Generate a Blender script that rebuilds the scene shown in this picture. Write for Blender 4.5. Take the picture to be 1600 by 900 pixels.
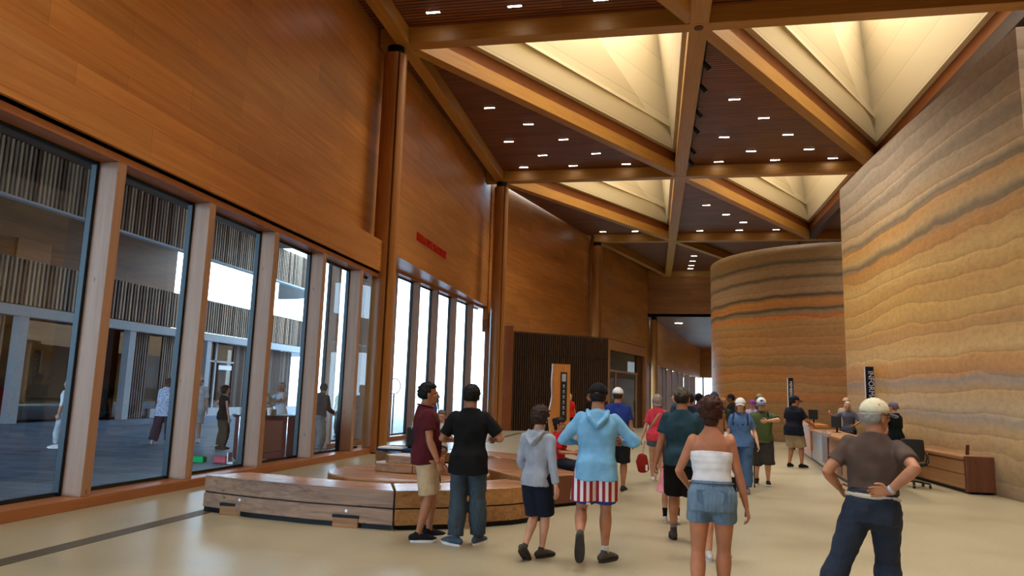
import bpy, math, random
from math import sin, cos, pi, radians, sqrt
from mathutils import Vector, Matrix, noise, Quaternion
V = Vector
random.seed(7)
SC = bpy.context.scene
COL = SC.collection
for o in list(bpy.data.objects): bpy.data.objects.remove(o)

# ------------------------------------------------------------------ camera
F_PX, ROLL, CAM_Z, YAW = 1125.0, radians(1.7), 1.62, radians(-11.2)
PITCH = math.atan(168 / F_PX)
fwd = V((sin(YAW) * cos(PITCH), cos(YAW) * cos(PITCH), sin(PITCH)))
rgt = V((cos(YAW), -sin(YAW), 0)); upv = rgt.cross(fwd)
r2 = rgt * cos(ROLL) + upv * sin(ROLL); u2 = -rgt * sin(ROLL) + upv * cos(ROLL)
cam = bpy.data.cameras.new('camera'); cam.lens = 36 * F_PX / 1600; cam.sensor_width = 36; cam.clip_end = 800
camo = bpy.data.objects.new('camera', cam); COL.objects.link(camo)
M = Matrix((r2, u2, -fwd)).transposed().to_4x4(); M.translation = (0, 0, CAM_Z)
camo.matrix_world = M
SC.camera = camo

# ------------------------------------------------------------------ light, exposure
SC.view_settings.view_transform = 'Standard'; SC.view_settings.look = 'None'
SC.view_settings.exposure = 0.6; SC.view_settings.gamma = 1; SC.view_settings.use_curve_mapping = False
SKY_STRENGTH = 6.0          # hazy bright sky outside
SKYLIGHT = 11.0             # diffusing glazing at the head of each skylight well
LINEAR_LIGHT = 20.0         # small linear downlights
w = bpy.data.worlds.new('sky'); SC.world = w; w.use_nodes = True
bg = w.node_tree.nodes['Background']; bg.inputs[0].default_value = (0.54, 0.77, 1.0, 1); bg.inputs[1].default_value = SKY_STRENGTH
cy = SC.cycles
cy.max_bounces = 7; cy.diffuse_bounces = 4; cy.glossy_bounces = 3; cy.transmission_bounces = 4; cy.transparent_max_bounces = 12
cy.sample_clamp_indirect = 6; cy.caustics_reflective = False; cy.caustics_refractive = False
cy.use_denoising = True

# ------------------------------------------------------------------ materials
MATS = {}
def srgb(*c):
    return tuple(((x / 255) / 12.92 if x <= 10 else (((x / 255) + .055) / 1.055) ** 2.4) for x in c) + (1,)
class NT:
    def __init__(s, name):
        s.m = bpy.data.materials.new(name); s.m.use_nodes = True; s.t = s.m.node_tree; s.t.nodes.clear()
        s.out = s.n('ShaderNodeOutputMaterial'); s.p = s.n('ShaderNodeBsdfPrincipled'); s.l(s.p, 0, s.out, 0)
        MATS[name] = s.m
    def n(s, t, **k):
        x = s.t.nodes.new(t)
        for a, b in k.items():
            if a.startswith('i_'): x.inputs[a[2:].replace('_', ' ')].default_value = b
            else: setattr(x, a, b)
        return x
    def l(s, a, ao, b, bi): s.t.links.new(a.outputs[ao], b.inputs[bi])
    def coord(s, scale=(1, 1, 1), rot=(0, 0, 0), out='Object'):
        c = s.n('ShaderNodeTexCoord'); m = s.n('ShaderNodeMapping'); m.inputs['Scale'].default_value = scale; m.inputs['Rotation'].default_value = rot
        s.l(c, out, m, 0); return m
    def ramp(s, src, so, stops, interp='LINEAR'):
        r = s.n('ShaderNodeValToRGB'); r.color_ramp.interpolation = interp; e = r.color_ramp.elements
        while len(e) < len(stops): e.new(.5)
        for x, (p, c) in zip(e, stops): x.position = p; x.color = c
        s.l(src, so, r, 0); return r
    def bump(s, src, so, strength=.2, dist=.01):
        b = s.n('ShaderNodeBump'); b.inputs['Strength'].default_value = strength; b.inputs['Distance'].default_value = dist
        s.l(src, so, b, 'Height'); s.l(b, 0, s.p, 'Normal'); return b
    def math(s, op, a, b):
        x = s.n('ShaderNodeMath', operation=op)
        for i, v in enumerate((a, b)):
            if isinstance(v, (int, float)): x.inputs[i].default_value = v
            else: s.l(v[0], v[1], x, i)
        return x
    def mix(s, fac, a, b, mode='MIX'):
        x = s.n('ShaderNodeMix', data_type='RGBA', blend_type=mode)
        for i, v in ((0, fac), (6, a), (7, b)):
            if isinstance(v, (int, float)) or len(v) != 2: x.inputs[i].default_value = v
            else: s.l(v[0], v[1], x, i)
        return x
def plain(name, c, rough=.6, metal=0, emit=None, es=1, spec=None):
    if name in MATS: return MATS[name]
    t = NT(name); p = t.p
    nz = t.n('ShaderNodeTexNoise', i_Scale=14.0, i_Detail=3.0); t.l(t.coord(), 0, nz, 0)
    r = t.ramp(nz, 0, [(0.3, tuple(v * .9 for v in c[:3]) + (1,)), (.7, tuple(min(1, v * 1.06) for v in c[:3]) + (1,))])
    t.l(r, 0, p, 'Base Color')
    p.inputs['Roughness'].default_value = rough; p.inputs['Metallic'].default_value = metal
    if emit: p.inputs['Emission Color'].default_value = emit; p.inputs['Emission Strength'].default_value = es
    if spec is not None: p.inputs['Specular IOR Level'].default_value = spec
    return t.m
def cloth(c, rough=.9, kind='cloth'):
    name = kind + '_%d_%d_%d' % c
    if name in MATS: return MATS[name]
    t = NT(name); c = srgb(*c)
    co = t.coord(); nz = t.n('ShaderNodeTexNoise', i_Scale=9.0, i_Detail=4.0); t.l(co, 0, nz, 0)
    r = t.ramp(nz, 0, [(.3, tuple(v * .82 for v in c[:3]) + (1,)), (.7, tuple(min(1, v * 1.12) for v in c[:3]) + (1,))])
    t.l(r, 0, t.p, 'Base Color'); t.p.inputs['Roughness'].default_value = rough
    t.p.inputs['Specular IOR Level'].default_value = .25
    n2 = t.n('ShaderNodeTexNoise', i_Scale=350.0 if kind == 'cloth' else 180.0, i_Detail=2.0); t.l(co, 0, n2, 0)
    t.bump(n2, 0, .25, .002)
    return t.m
def wood(name, dark, light, along='y', scale=1.0, rough=.45, plank=None, bump=.1, knots=0, bw=3.0):
    """grain runs along the axis; plank = height of a board across it"""
    t = NT(name)
    ax = {'x': 0, 'y': 1, 'z': 2}[along]
    sc = [14 * scale] * 3; sc[ax] = .7 * scale
    co = t.coord(tuple(sc)); nz = t.n('ShaderNodeTexNoise', i_Scale=1.0, i_Detail=6.0, i_Roughness=.65, i_Distortion=.6); t.l(co, 0, nz, 0)
    co2 = t.coord(tuple(.9 if i != ax else .12 for i in range(3))); big = t.n('ShaderNodeTexNoise', i_Scale=1.2, i_Detail=2.0); t.l(co2, 0, big, 0)
    s = t.math('ADD', (t.math('MULTIPLY', (nz, 0), .6), 0), (t.math('MULTIPLY', (big, 0), .4), 0))
    r = t.ramp(s, 0, [(.32, dark), (.68, light)])
    col = (r, 0)
    if plank:
        tc = t.n('ShaderNodeTexCoord'); sp = t.n('ShaderNodeSeparateXYZ'); t.l(tc, 'Object', sp, 0)
        cb = t.n('ShaderNodeCombineXYZ'); t.l(sp, ax, cb, 0); t.l(sp, 2 if along != 'z' else 0, cb, 1)
        if along == 'x' : pass
        br = t.n('ShaderNodeTexBrick'); br.inputs['Scale'].default_value = 1; br.inputs['Mortar Size'].default_value = .004
        br.inputs['Mortar Smooth'].default_value = .2
        br.inputs['Brick Width'].default_value = bw; br.inputs['Row Height'].default_value = plank; br.inputs['Bias'].default_value = 0
        br.inputs['Color1'].default_value = (.86, .86, .86, 1); br.inputs['Color2'].default_value = (1.1, 1.06, 1.0, 1); br.inputs['Mortar'].default_value = (.6, .55, .5, 1)
        t.l(cb, 0, br, 0)
        col = (t.mix(1.0, col, (br, 0), 'MULTIPLY'), 2)
    if knots:
        kc = t.coord(tuple(3.0 if i != ax else 1.1 for i in range(3))); vo = t.n('ShaderNodeTexVoronoi', i_Scale=1.6); t.l(kc, 0, vo, 0)
        kr = t.ramp(vo, 0, [(.03, (0, 0, 0, 1)), (.09, (1, 1, 1, 1))])
        col = (t.mix((t.math('MULTIPLY', (t.math('SUBTRACT', 1.0, (kr, 0)), 0), knots), 0), col, tuple(v * .35 for v in dark[:3]) + (1,)), 2)
    t.l(col[0], col[1], t.p, 'Base Color'); t.p.inputs['Roughness'].default_value = rough
    t.bump(nz, 0, bump, .01)
    return t.m

wood('wall_veneer', srgb(178, 114, 56), srgb(218, 156, 88), 'y', .6, .36, plank=.52, bump=.04)
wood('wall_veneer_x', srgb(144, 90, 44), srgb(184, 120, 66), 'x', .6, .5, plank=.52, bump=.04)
wood('band_wood', srgb(178, 112, 54), srgb(216, 152, 84), 'y', .6, .45, plank=.45, bump=.04)
wood('beam_wood', srgb(154, 104, 40), srgb(190, 138, 62), 'y', 1, .45)
wood('beam_wood_x', srgb(154, 104, 40), srgb(190, 138, 62), 'x', 1, .45)
wood('post_wood', srgb(150, 94, 44), srgb(190, 132, 72), 'z', 1, .38, knots=.4)
wood('mullion_wood', srgb(162, 122, 96), srgb(190, 154, 128), 'z', 1, .5, knots=.9)
wood('sill_wood', srgb(150, 90, 52), srgb(184, 122, 76), 'y', 1, .35)
wood('dark_ply', srgb(70, 38, 20), srgb(98, 54, 28), 'y', .8, .6)
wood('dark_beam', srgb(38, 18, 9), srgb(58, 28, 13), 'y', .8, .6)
wood('well_liner', srgb(120, 66, 26), srgb(150, 86, 36), 'y', .8, .6)
wood('bench_wood', srgb(88, 52, 36), srgb(206, 152, 110), 'x', 1.4, .22, knots=.8, bump=.3)
wood('bench_wood_side', srgb(96, 72, 58), srgb(196, 160, 130), 'x', 1.4, .5, knots=.9, bump=.5)
wood('bench_wood_warm', srgb(112, 72, 40), srgb(198, 148, 92), 'x', 1.4, .4, knots=.7, bump=.4)
wood('desk_wood', srgb(140, 96, 60), srgb(174, 126, 84), 'y', .8, .45)
wood('live_edge', srgb(176, 104, 48), srgb(226, 160, 88), 'z', .8, .35, knots=.5)
wood('burl', srgb(76, 42, 28), srgb(124, 74, 48), 'z', 3, .4, knots=.6)
wood('slat_brown', srgb(58, 38, 25), srgb(86, 60, 40), 'z', 1, .6)
wood('slat_tan', srgb(140, 120, 100), srgb(190, 166, 138), 'z', 1, .6)
wood('slat_grey', srgb(92, 84, 76), srgb(140, 128, 112), 'z', 1, .6)
wood('ext_wood', srgb(96, 62, 36), srgb(140, 94, 56), 'y', .7, .6)

def cream():
    t = NT('skylight_lining')
    tc = t.n('ShaderNodeTexCoord'); sp = t.n('ShaderNodeSeparateXYZ'); t.l(tc, 'Object', sp, 0)
    m = t.math('FRACT', (t.math('MULTIPLY', (sp, 2), .8), 0), 0.0)
    r = t.ramp(m, 0, [(0, (.35, .28, .16, 1)), (.012, (.35, .28, .16, 1)), (.02, srgb(194, 178, 144)), (1, srgb(198, 182, 148))])
    t.l(r, 0, t.p, 'Base Color'); t.p.inputs['Roughness'].default_value = .6
cream()
def slat_ceiling(name, c1, c2, gap, period=.15):
    t = NT(name)
    tc = t.n('ShaderNodeTexCoord'); sp = t.n('ShaderNodeSeparateXYZ'); t.l(tc, 'Object', sp, 0)
    f = t.math('FRACT', (t.math('DIVIDE', (sp, 1), period), 0), 0.0)
    co = t.coord((.5, 6, 6)); nz = t.n('ShaderNodeTexNoise', i_Scale=1.0, i_Detail=5.0); t.l(co, 0, nz, 0)
    br = t.n('ShaderNodeTexBrick'); br.inputs['Scale'].default_value = 1; br.inputs['Brick Width'].default_value = 2.4; br.inputs['Row Height'].default_value = period * 3
    br.inputs['Mortar Size'].default_value = 0.0; br.inputs['Color1'].default_value = (.8, .8, .8, 1); br.inputs['Color2'].default_value = (1.15, 1.12, 1.08, 1); br.inputs['Mortar'].default_value = (.9, .9, .9, 1)
    t.l(tc, 'Object', br, 0)
    base = t.ramp(nz, 0, [(.3, c1), (.7, c2)])
    mb = t.mix(1.0, (base, 0), (br, 0), 'MULTIPLY')
    e = t.ramp(f, 0, [(0, (1, 1, 1, 1)), (.66, (1, 1, 1, 1)), (.70, (0, 0, 0, 1)), (.96, (0, 0, 0, 1)), (1, (1, 1, 1, 1))])
    mx = t.mix((e, 0), gap, (mb, 2)); t.l(mx, 2, t.p, 'Base Color'); t.p.inputs['Roughness'].default_value = .5
    t.bump(e, 0, 1.0, .03)
slat_ceiling('ceiling_slats', srgb(110, 56, 26), srgb(148, 84, 42), srgb(26, 13, 8))

def rammed(name, bands, zoff=0):
    t = NT(name)
    tc = t.n('ShaderNodeTexCoord'); sp = t.n('ShaderNodeSeparateXYZ'); t.l(tc, 'Object', sp, 0)
    co = t.coord((.10, .10, .22)); n1 = t.n('ShaderNodeTexNoise', i_Scale=1.0, i_Detail=1.5); t.l(co, 0, n1, 0)
    co2 = t.coord((.55, .55, .3)); n2 = t.n('ShaderNodeTexNoise', i_Scale=1.0, i_Detail=3.0); t.l(co2, 0, n2, 0)
    wz = t.math('ADD', (sp, 2), (t.math('MULTIPLY', (n1, 0), .9), 0))
    wz = t.math('ADD', (wz, 0), (t.math('MULTIPLY', (n2, 0), .34), 0))
    zn = t.math('DIVIDE', (t.math('ADD', (wz, 0), -0.26 + zoff), 0), 9.0)
    S = [((z_ + .3) / 9, c_) for z_, c_ in bands]
    r = t.ramp(zn, 0, [(p, srgb(*c)) for p, c in S])
    # thin lift lines plus painted bulge shading (dark underside, lit top) every ~0.33 m following the same waves
    c4 = t.coord((.12, .12, 1.7)); n4 = t.n('ShaderNodeTexNoise', i_Scale=1.0, i_Detail=1.0); t.l(c4, 0, n4, 0)
    fr = t.math('FRACT', (t.math('ADD', (t.math('DIVIDE', (wz, 0), .42), 0), (t.math('MULTIPLY', (n4, 0), 1.6), 0)), 0), 0.0)
    ln = t.ramp(fr, 0, [(0, (.80, .77, .74, 1)), (.03, (.90, .89, .88, 1)), (.25, (.98, .98, .98, 1)), (.8, (1.04, 1.04, 1.04, 1)), (1, (1.10, 1.10, 1.10, 1))])
    mx = t.mix(1.0, (r, 0), (ln, 0), 'MULTIPLY')
    co3 = t.coord((5, 5, 9)); n3 = t.n('ShaderNodeTexNoise', i_Scale=1.0, i_Detail=8.0, i_Roughness=.7); t.l(co3, 0, n3, 0)
    g = t.ramp(n3, 0, [(.3, (.80, .79, .78, 1)), (.6, (1.05, 1.05, 1.05, 1))])
    mx2 = t.mix(1.0, (mx, 2), (g, 0), 'MULTIPLY')
    t.l(mx2, 2, t.p, 'Base Color'); t.p.inputs['Roughness'].default_value = .55
    rr = t.ramp(fr, 0, [(0, (.0, .0, .0, 1)), (.12, (.5, .5, .5, 1)), (.45, (1, 1, 1, 1)), (.8, (.7, .7, .7, 1)), (1, (0, 0, 0, 1))])
    hs = t.math('ADD', (t.math('MULTIPLY', (rr, 0), 1.0), 0), (t.math('MULTIPLY', (n3, 0), .35), 0))
    t.bump(hs, 0, .17, .03)
RE1 = [(0, (146, 128, 106)), (.5, (168, 146, 114)), (.9, (196, 166, 120)), (1.3, (204, 174, 126)), (1.5, (172, 158, 142)), (1.7, (212, 188, 146)), (2.1, (202, 166, 114)), (2.32, (164, 152, 138)), (2.5, (204, 152, 90)), (2.8, (210, 158, 92)), (3.0, (224, 190, 126)), (3.6, (208, 160, 94)), (3.9, (220, 182, 110)), (4.6, (216, 172, 102)), (5.1, (226, 190, 122)),
       (5.35, (210, 166, 100)), (5.6, (208, 150, 76)), (5.8, (134, 122, 98)), (5.95, (212, 178, 122)), (6.25, (212, 158, 82)), (6.45, (132, 122, 102)), (6.6, (200, 170, 126)), (7.0, (182, 158, 126)), (7.3, (154, 138, 116)), (7.6, (182, 158, 130)), (8.0, (154, 136, 114)), (8.6, (166, 148, 128))]
RE2 = [(0, (134, 103, 66)), (1.6, (158, 118, 71)), (1.9, (186, 118, 58)), (2.3, (169, 129, 79)), (2.9, (186, 122, 63)), (3.4, (158, 122, 76)), (4.0, (186, 134, 78)), (4.8, (179, 131, 76)), (5.2, (186, 144, 88)), (5.42, (207, 124, 54)), (5.6, (158, 137, 101)), (5.72, (76, 76, 63)), (5.85, (197, 132, 69)), (6.1, (200, 139, 69)), (6.3, (79, 76, 63)), (6.42, (171, 139, 101)), (6.95, (172, 141, 105)), (7.1, (86, 79, 65)), (7.22, (169, 139, 103)), (7.62, (164, 137, 99)), (7.75, (88, 84, 66)), (7.9, (158, 131, 88)), (8.3, (154, 124, 81))]
rammed('rammed_earth', RE1); rammed('rammed_earth_far', RE2)

def concrete():
    t = NT('polished_concrete')
    co = t.coord((1, 1, 1)); n1 = t.n('ShaderNodeTexNoise', i_Scale=.7, i_Detail=4.0, i_Roughness=.5); t.l(co, 0, n1, 0)
    n2 = t.n('ShaderNodeTexNoise', i_Scale=30.0, i_Detail=3.0); t.l(co, 0, n2, 0)
    r = t.ramp(n1, 0, [(.2, srgb(148, 140, 114)), (.5, srgb(172, 162, 134)), (.8, srgb(182, 172, 144))])
    g = t.ramp(n2, 0, [(.35, (.94, .94, .94, 1)), (.65, (1.03, 1.03, 1.03, 1))])
    mx = t.mix(1.0, (r, 0), (g, 0), 'MULTIPLY'); t.l(mx, 2, t.p, 'Base Color')
    rr = t.ramp(n1, 0, [(.1, (.28, .28, .28, 1)), (.9, (.36, .36, .36, 1))]); t.l(rr, 0, t.p, 'Roughness')
concrete()
def pavers():
    t = NT('courtyard_pavers')
    br = t.n('ShaderNodeTexBrick'); br.inputs['Scale'].default_value = 1; br.inputs['Brick Width'].default_value = 1.1; br.inputs['Row Height'].default_value = .36
    br.inputs['Mortar Size'].default_value = .008; br.inputs['Color1'].default_value = srgb(84, 108, 138); br.inputs['Color2'].default_value = srgb(118, 140, 166); br.inputs['Mortar'].default_value = srgb(40, 44, 50)
    t.l(t.coord(), 0, br, 0); t.l(br, 0, t.p, 'Base Color'); t.p.inputs['Roughness'].default_value = .55
pavers()
def glass(name, tint=(.93, .97, .98, 1), refl=.9):
    t = NT(name); t.t.nodes.remove(t.p)
    tr = t.n('ShaderNodeBsdfTransparent'); tr.inputs[0].default_value = tint
    gl = t.n('ShaderNodeBsdfGlossy'); gl.inputs['Roughness'].default_value = .01; gl.inputs[0].default_value = (refl, refl, refl, 1)
    lw = t.n('ShaderNodeLayerWeight'); fr = t.math('ADD', (t.math('MULTIPLY', (t.math('POWER', (lw, 1), 5.0), 0), .9), 0), .075); mx = t.n('ShaderNodeMixShader')
    t.l(fr, 0, mx, 0); t.l(tr, 0, mx, 1); t.l(gl, 0, mx, 2); t.l(mx, 0, t.out, 0)
glass('window_glass'); glass('dark_glass', (.25, .24, .22, 1), .8)
def lamp_mat(name, c, s):
    t = NT(name); t.t.nodes.remove(t.p); e = t.n('ShaderNodeEmission'); e.inputs[0].default_value = c; e.inputs[1].default_value = s; t.l(e, 0, t.out, 0)
lamp_mat('skylight_glazing', (1.0, .975, .93, 1), SKYLIGHT)
lamp_mat('linear_lamp', (1.0, .93, .80, 1), LINEAR_LIGHT)
plain('black_metal', srgb(18, 18, 20), .4, .6); plain('window_frame_metal', srgb(30, 44, 52), .4, .3)
plain('chrome', srgb(210, 214, 218), .15, 1); plain('grey_concrete', srgb(170, 178, 184), .7); plain('soffit', srgb(96, 86, 76), .8)
plain('canopy', srgb(92, 76, 60), .8); plain('dark_interior', srgb(46, 30, 20), .8); plain('pale_ground', srgb(150, 156, 158), .9)
plain('white', srgb(236, 238, 240), .6); plain('red_letter', srgb(206, 26, 20), .5); plain('black_plastic', srgb(22, 22, 24), .5)
plain('steel_panel', srgb(176, 178, 182), .3, .8); plain('floor_grille', srgb(96, 88, 74), .5, .3); plain('brown_slab', srgb(96, 58, 34), .7)
plain('dark_red', srgb(92, 20, 20), .5); plain('door_dark', srgb(44, 28, 20), .45); plain('warm_panel', srgb(214, 190, 120), .6)
plain('rubber', srgb(30, 30, 32), .7)

# ------------------------------------------------------------------ mesh helpers
class MB:
    def __init__(s): s.v = []; s.f = []; s.m = []; s.mats = []
    def mi(s, m):
        m = MATS[m] if isinstance(m, str) else m
        if m not in s.mats: s.mats.append(m)
        return s.mats.index(m)
    def add(s, vs, fs, m=None):
        b = len(s.v); s.v += [tuple(v) for v in vs]; s.f += [tuple(i + b for i in f) for f in fs]
        k = s.mi(m) if m is not None else 0; s.m += [k] * len(fs)
    def box(s, x0, x1, y0, y1, z0, z1, m=None, mat=None):
        vs = [V((x, y, z)) for z in (z0, z1) for y in (y0, y1) for x in (x0, x1)]
        if mat is not None: vs = [mat @ v for v in vs]
        s.add(vs, [(0, 2, 3, 1), (4, 5, 7, 6), (0, 1, 5, 4), (2, 6, 7, 3), (0, 4, 6, 2), (1, 3, 7, 5)], m)
    def bar(s, p, q, w, h, m=None, up=V((0, 0, 1))):
        p = V(p); q = V(q); d = (q - p); L = d.length; d.normalize(); a = d.cross(up).normalized(); u = a.cross(d)
        mt = Matrix((a, d, u)).transposed().to_4x4(); mt.translation = p; s.box(-w / 2, w / 2, 0, L, -h / 2, h / 2, m, mt)
    def prism(s, poly, z0, z1, m=None):
        n = len(poly); A = sum(poly[i][0] * poly[(i + 1) % n][1] - poly[(i + 1) % n][0] * poly[i][1] for i in range(n))
        if A < 0: poly = poly[::-1]
        z0f = z0 if callable(z0) else (lambda x, y: z0); z1f = z1 if callable(z1) else (lambda x, y: z1)
        vs = [(x, y, z0f(x, y)) for x, y in poly] + [(x, y, z1f(x, y)) for x, y in poly]
        s.add(vs, [tuple(range(n))[::-1], tuple(range(n, 2 * n))] + [(i, (i + 1) % n, n + (i + 1) % n, n + i) for i in range(n)], m)
    def tube(s, path, rad, n=14, u=None, m=None, round0=True, round1=True, power=2.0):
        path = [V(p) for p in path]; rad = [(r, r) if isinstance(r, (int, float)) else r for r in rad]
        P = list(path); R = list(rad); T = []
        for i in range(len(P)):
            a = P[max(0, i - 1)]; b = P[min(len(P) - 1, i + 1)]; T.append((b - a).normalized())
        rows = []
        def cap(i, sgn):
            k = min(R[i]); return [(P[i] + T[i] * sgn * k * sin(t), (R[i][0] * cos(t), R[i][1] * cos(t)), T[i]) for t in (.45, .9, 1.3)]
        if round0: rows += cap(0, -1)[::-1]
        rows += [(P[i], R[i], T[i]) for i in range(len(P))]
        if round1: rows += cap(-1, 1)
        ref = V(u) if u is not None else (V((1, 0, 0)) if abs(T[0].x) < .8 else V((0, 1, 0)))
        vs = []
        for p, r, t in rows:
            a = (ref - t * ref.dot(t)).normalized(); b = t.cross(a)
            if u is None: ref = a
            for j in range(n):
                th = 2 * pi * j / n; c, q = cos(th), sin(th)
                if power != 2: c = math.copysign(abs(c) ** (2 / power), c); q = math.copysign(abs(q) ** (2 / power), q)
                vs.append(p + a * (r[0] * c) + b * (r[1] * q))
        k = len(rows)
        fs = [(i * n + j, i * n + (j + 1) % n, (i + 1) * n + (j + 1) % n, (i + 1) * n + j) for i in range(k - 1) for j in range(n)]
        fs += [tuple(range(n))[::-1], tuple(range((k - 1) * n, k * n))]
        s.add(vs, fs, m)
    def ell(s, c, r, m=None, n=16, k=10, mat=None, fn=None):
        vs = []; c = V(c)
        for i in range(k + 1):
            ph = pi * (i + (.02 if i == 0 else -.02 if i == k else 0)) / k
            for j in range(n):
                th = 2 * pi * j / n; d = V((sin(ph) * cos(th), sin(ph) * sin(th), cos(ph)))
                f = fn(d) if fn else 1
                p = V((d.x * r[0], d.y * r[1], d.z * r[2])) * f
                p = c + p if mat is None else mat @ (c + p)
                vs.append(p)
        fs = [((i + 1) * n + j, (i + 1) * n + (j + 1) % n, i * n + (j + 1) % n, i * n + j) for i in range(k) for j in range(n)]
        fs += [tuple(range(n)), tuple(range(k * n, k * n + n))[::-1]]
        s.add(vs, fs, m)
    def build(s, name, m=None, parent=None, smooth=False, bevel=0):
        me = bpy.data.meshes.new(name); me.from_pydata([tuple(v) for v in s.v], [], s.f)
        if s.mats:
            for q in s.mats: me.materials.append(q)
            me.polygons.foreach_set('material_index', s.m)
        else: me.materials.append(MATS[m] if isinstance(m, str) else m)
        if smooth: me.polygons.foreach_set('use_smooth', [True] * len(me.polygons))
        me.update(); o = bpy.data.objects.new(name, me); COL.objects.link(o)
        if parent: o.parent = parent
        if bevel:
            b = o.modifiers.new('bevel', 'BEVEL'); b.width = bevel; b.segments = 2; b.limit_method = 'ANGLE'
        return o
def empty(name, loc=(0, 0, 0), rz=0):
    o = bpy.data.objects.new(name, None); COL.objects.link(o); o.location = loc; o.rotation_euler = (0, 0, rz); o.empty_display_size = .2; return o
def tag(o, label, cat, group=None, kind=None):
    o['label'] = label; o['category'] = cat
    if group: o['group'] = group
    if kind: o['kind'] = kind
    return o
def struct(o, kind='structure'): o['kind'] = kind; return o
def keep_local(o, root):
    """mesh was built in world coordinates; parent under a root that stands elsewhere"""
    o.parent = root; o.matrix_parent_inverse = root.matrix_basis.inverted(); return o
def text_mesh(body, size, mat, mtx, name, parent=None, extrude=.004, align='LEFT', sx=1.0):
    c = bpy.data.curves.new(name, 'FONT'); c.body = body; c.size = size; c.extrude = extrude; c.align_x = align; c.align_y = 'CENTER'
    o = bpy.data.objects.new('tmp', c); COL.objects.link(o); dg = bpy.context.evaluated_depsgraph_get(); dg.update()
    me = bpy.data.meshes.new_from_object(o.evaluated_get(dg)); bpy.data.objects.remove(o)
    me.transform(mtx @ Matrix.Diagonal((sx, 1, 1, 1))); me.materials.clear(); me.materials.append(MATS[mat])
    q = bpy.data.objects.new(name, me); COL.objects.link(q)
    if parent: q.parent = parent
    return q
def copy_tree(o, parent=None):
    c = o.copy(); COL.objects.link(c)
    if parent: c.parent = parent
    for ch in [x for x in o.children]: copy_tree(ch, c)
    return c
# ================================================================== THE SHELL
XL, XM, XR = -7.05, 1.2, 9.4
YS = [-8.3, 5.15, 18.6, 32.05, 45.5, 59.0]
H0, HC = 11.5, 12.0
WALLX = -7.8
# floor
mb = MB(); mb.box(-7.3, 12.4, -8.5, 20, -.3, 0); mb.prism([(-7.3, 20), (12.4, 20), (12.4, 96), (-1, 96), (-1, 60), (-4.4, 46), (-7.3, 34)], -.3, 0); 
mb.prism([(-7.3, 19.4), (-9.0, 19.4), (-8.0, 34), (-7.3, 34)], -.3, 0)
struct(mb.build('floor', 'polished_concrete'))
mb = MB(); mb.box(-5.86, -5.64, -4, 9.3, .0, .004); mb.box(-5.86, -5.64, 11.5, 32, .0, .004)
for i in range(0): pass
tag(mb.build('floor_grille', 'floor_grille'), 'long narrow grey ventilation grille let into the floor beside the tall windows', 'floor grille')
# outside ground
mb = MB(); mb.box(-30, -7.75, -14, 54, -.32, -.02); struct(mb.build('courtyard_floor', 'courtyard_pavers'))
mb = MB(); mb.prism([(-300, 54), (-7.6, 54), (-4.5, 47), (-.5, 60), (6, 97), (12, 97), (12, 400), (-300, 400)], -.35, -.03); mb.box(-300, -30, -14, 54, -.35, -.03); struct(mb.build('ground_outside', 'pale_ground'))

# ---- left wall
mb = MB(); mb.box(WALLX - .3, WALLX, -8.5, 18.9, 5.72, 12.4, 'wall_veneer'); mb.box(WALLX - .3, -7.28, -8.5, 18.35, 4.86, 5.70, 'band_wood')
mb.box(WALLX - .3, -7.34, -8.5, 18.35, 4.80, 4.86, 'dark_ply')
mb.box(WALLX - .32, WALLX + .02, -8.5, 18.8, 5.70, 5.72, 'dark_ply')
struct(mb.build('wall_left'))
mb = MB(); mb.box(WALLX - .3, WALLX, 18.9, 33.6, 5.8, 12.4, 'wall_veneer')
mb.prism([(WALLX - .3, 18.9), (WALLX - .3, 33.6), (-8.1, 33.6), (-9.3, 18.9)], 5.8, 6.1, 'wall_veneer')
struct(mb.build('wall_left'))
# third stretch, bends inwards to the third column, then on to the far wall
def slabwall(p, q, z0, z1, th, m, name=None):
    p = V(p).to_3d(); q = V(q).to_3d(); d = (q - p).normalized(); n = V((-d.y, d.x, 0)) * th
    b = MB(); b.prism([(p.x, p.y), (q.x, q.y), (q.x + n.x, q.y + n.y), (p.x + n.x, p.y + n.y)], z0, z1, m)
    return b
def wallobj(p, q, z0, z1, th, m, name):
    p3 = V((p[0], p[1], 0)); q3 = V((q[0], q[1], 0)); L = (q3 - p3).length; ang = math.atan2(q3.y - p3.y, q3.x - p3.x) - pi / 2
    b = MB(); b.box(-th, 0, 0, L, z0, z1); o = b.build(name, m); o.location = p3; o.rotation_euler = (0, 0, ang); return struct(o)
wallobj((-7.75, 33.4), (-4.0, 46.0), 4.6, 12.4, .3, 'wall_veneer', 'wall_left')
wallobj((-4.0, 45.9), (-.35, 59.2), 4.4, 12.4, .3, 'wall_veneer', 'wall_left')
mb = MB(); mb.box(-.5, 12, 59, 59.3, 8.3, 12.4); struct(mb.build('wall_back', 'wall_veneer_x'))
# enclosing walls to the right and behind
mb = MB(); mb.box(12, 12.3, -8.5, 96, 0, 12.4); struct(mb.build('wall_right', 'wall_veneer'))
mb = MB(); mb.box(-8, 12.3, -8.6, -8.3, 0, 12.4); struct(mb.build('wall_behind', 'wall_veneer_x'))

# ---- corridor beyond the far wall
mb = MB(); mb.box(-1, 12, 59, 96, 8.3, 8.5); struct(mb.build('ceiling', 'ceiling_slats'))
wallobj((-.35, 59.2), (6.0, 96), 4.5, 8.3, .3, 'wall_veneer', 'wall_left')
mb = MB(); mb.box(3, 12.2, 96, 96.3, 4.6, 8.5); mb.box(9.0, 12.2, 96, 96.3, 0, 4.6); struct(mb.build('wall_back', 'wall_veneer_x'))

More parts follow.
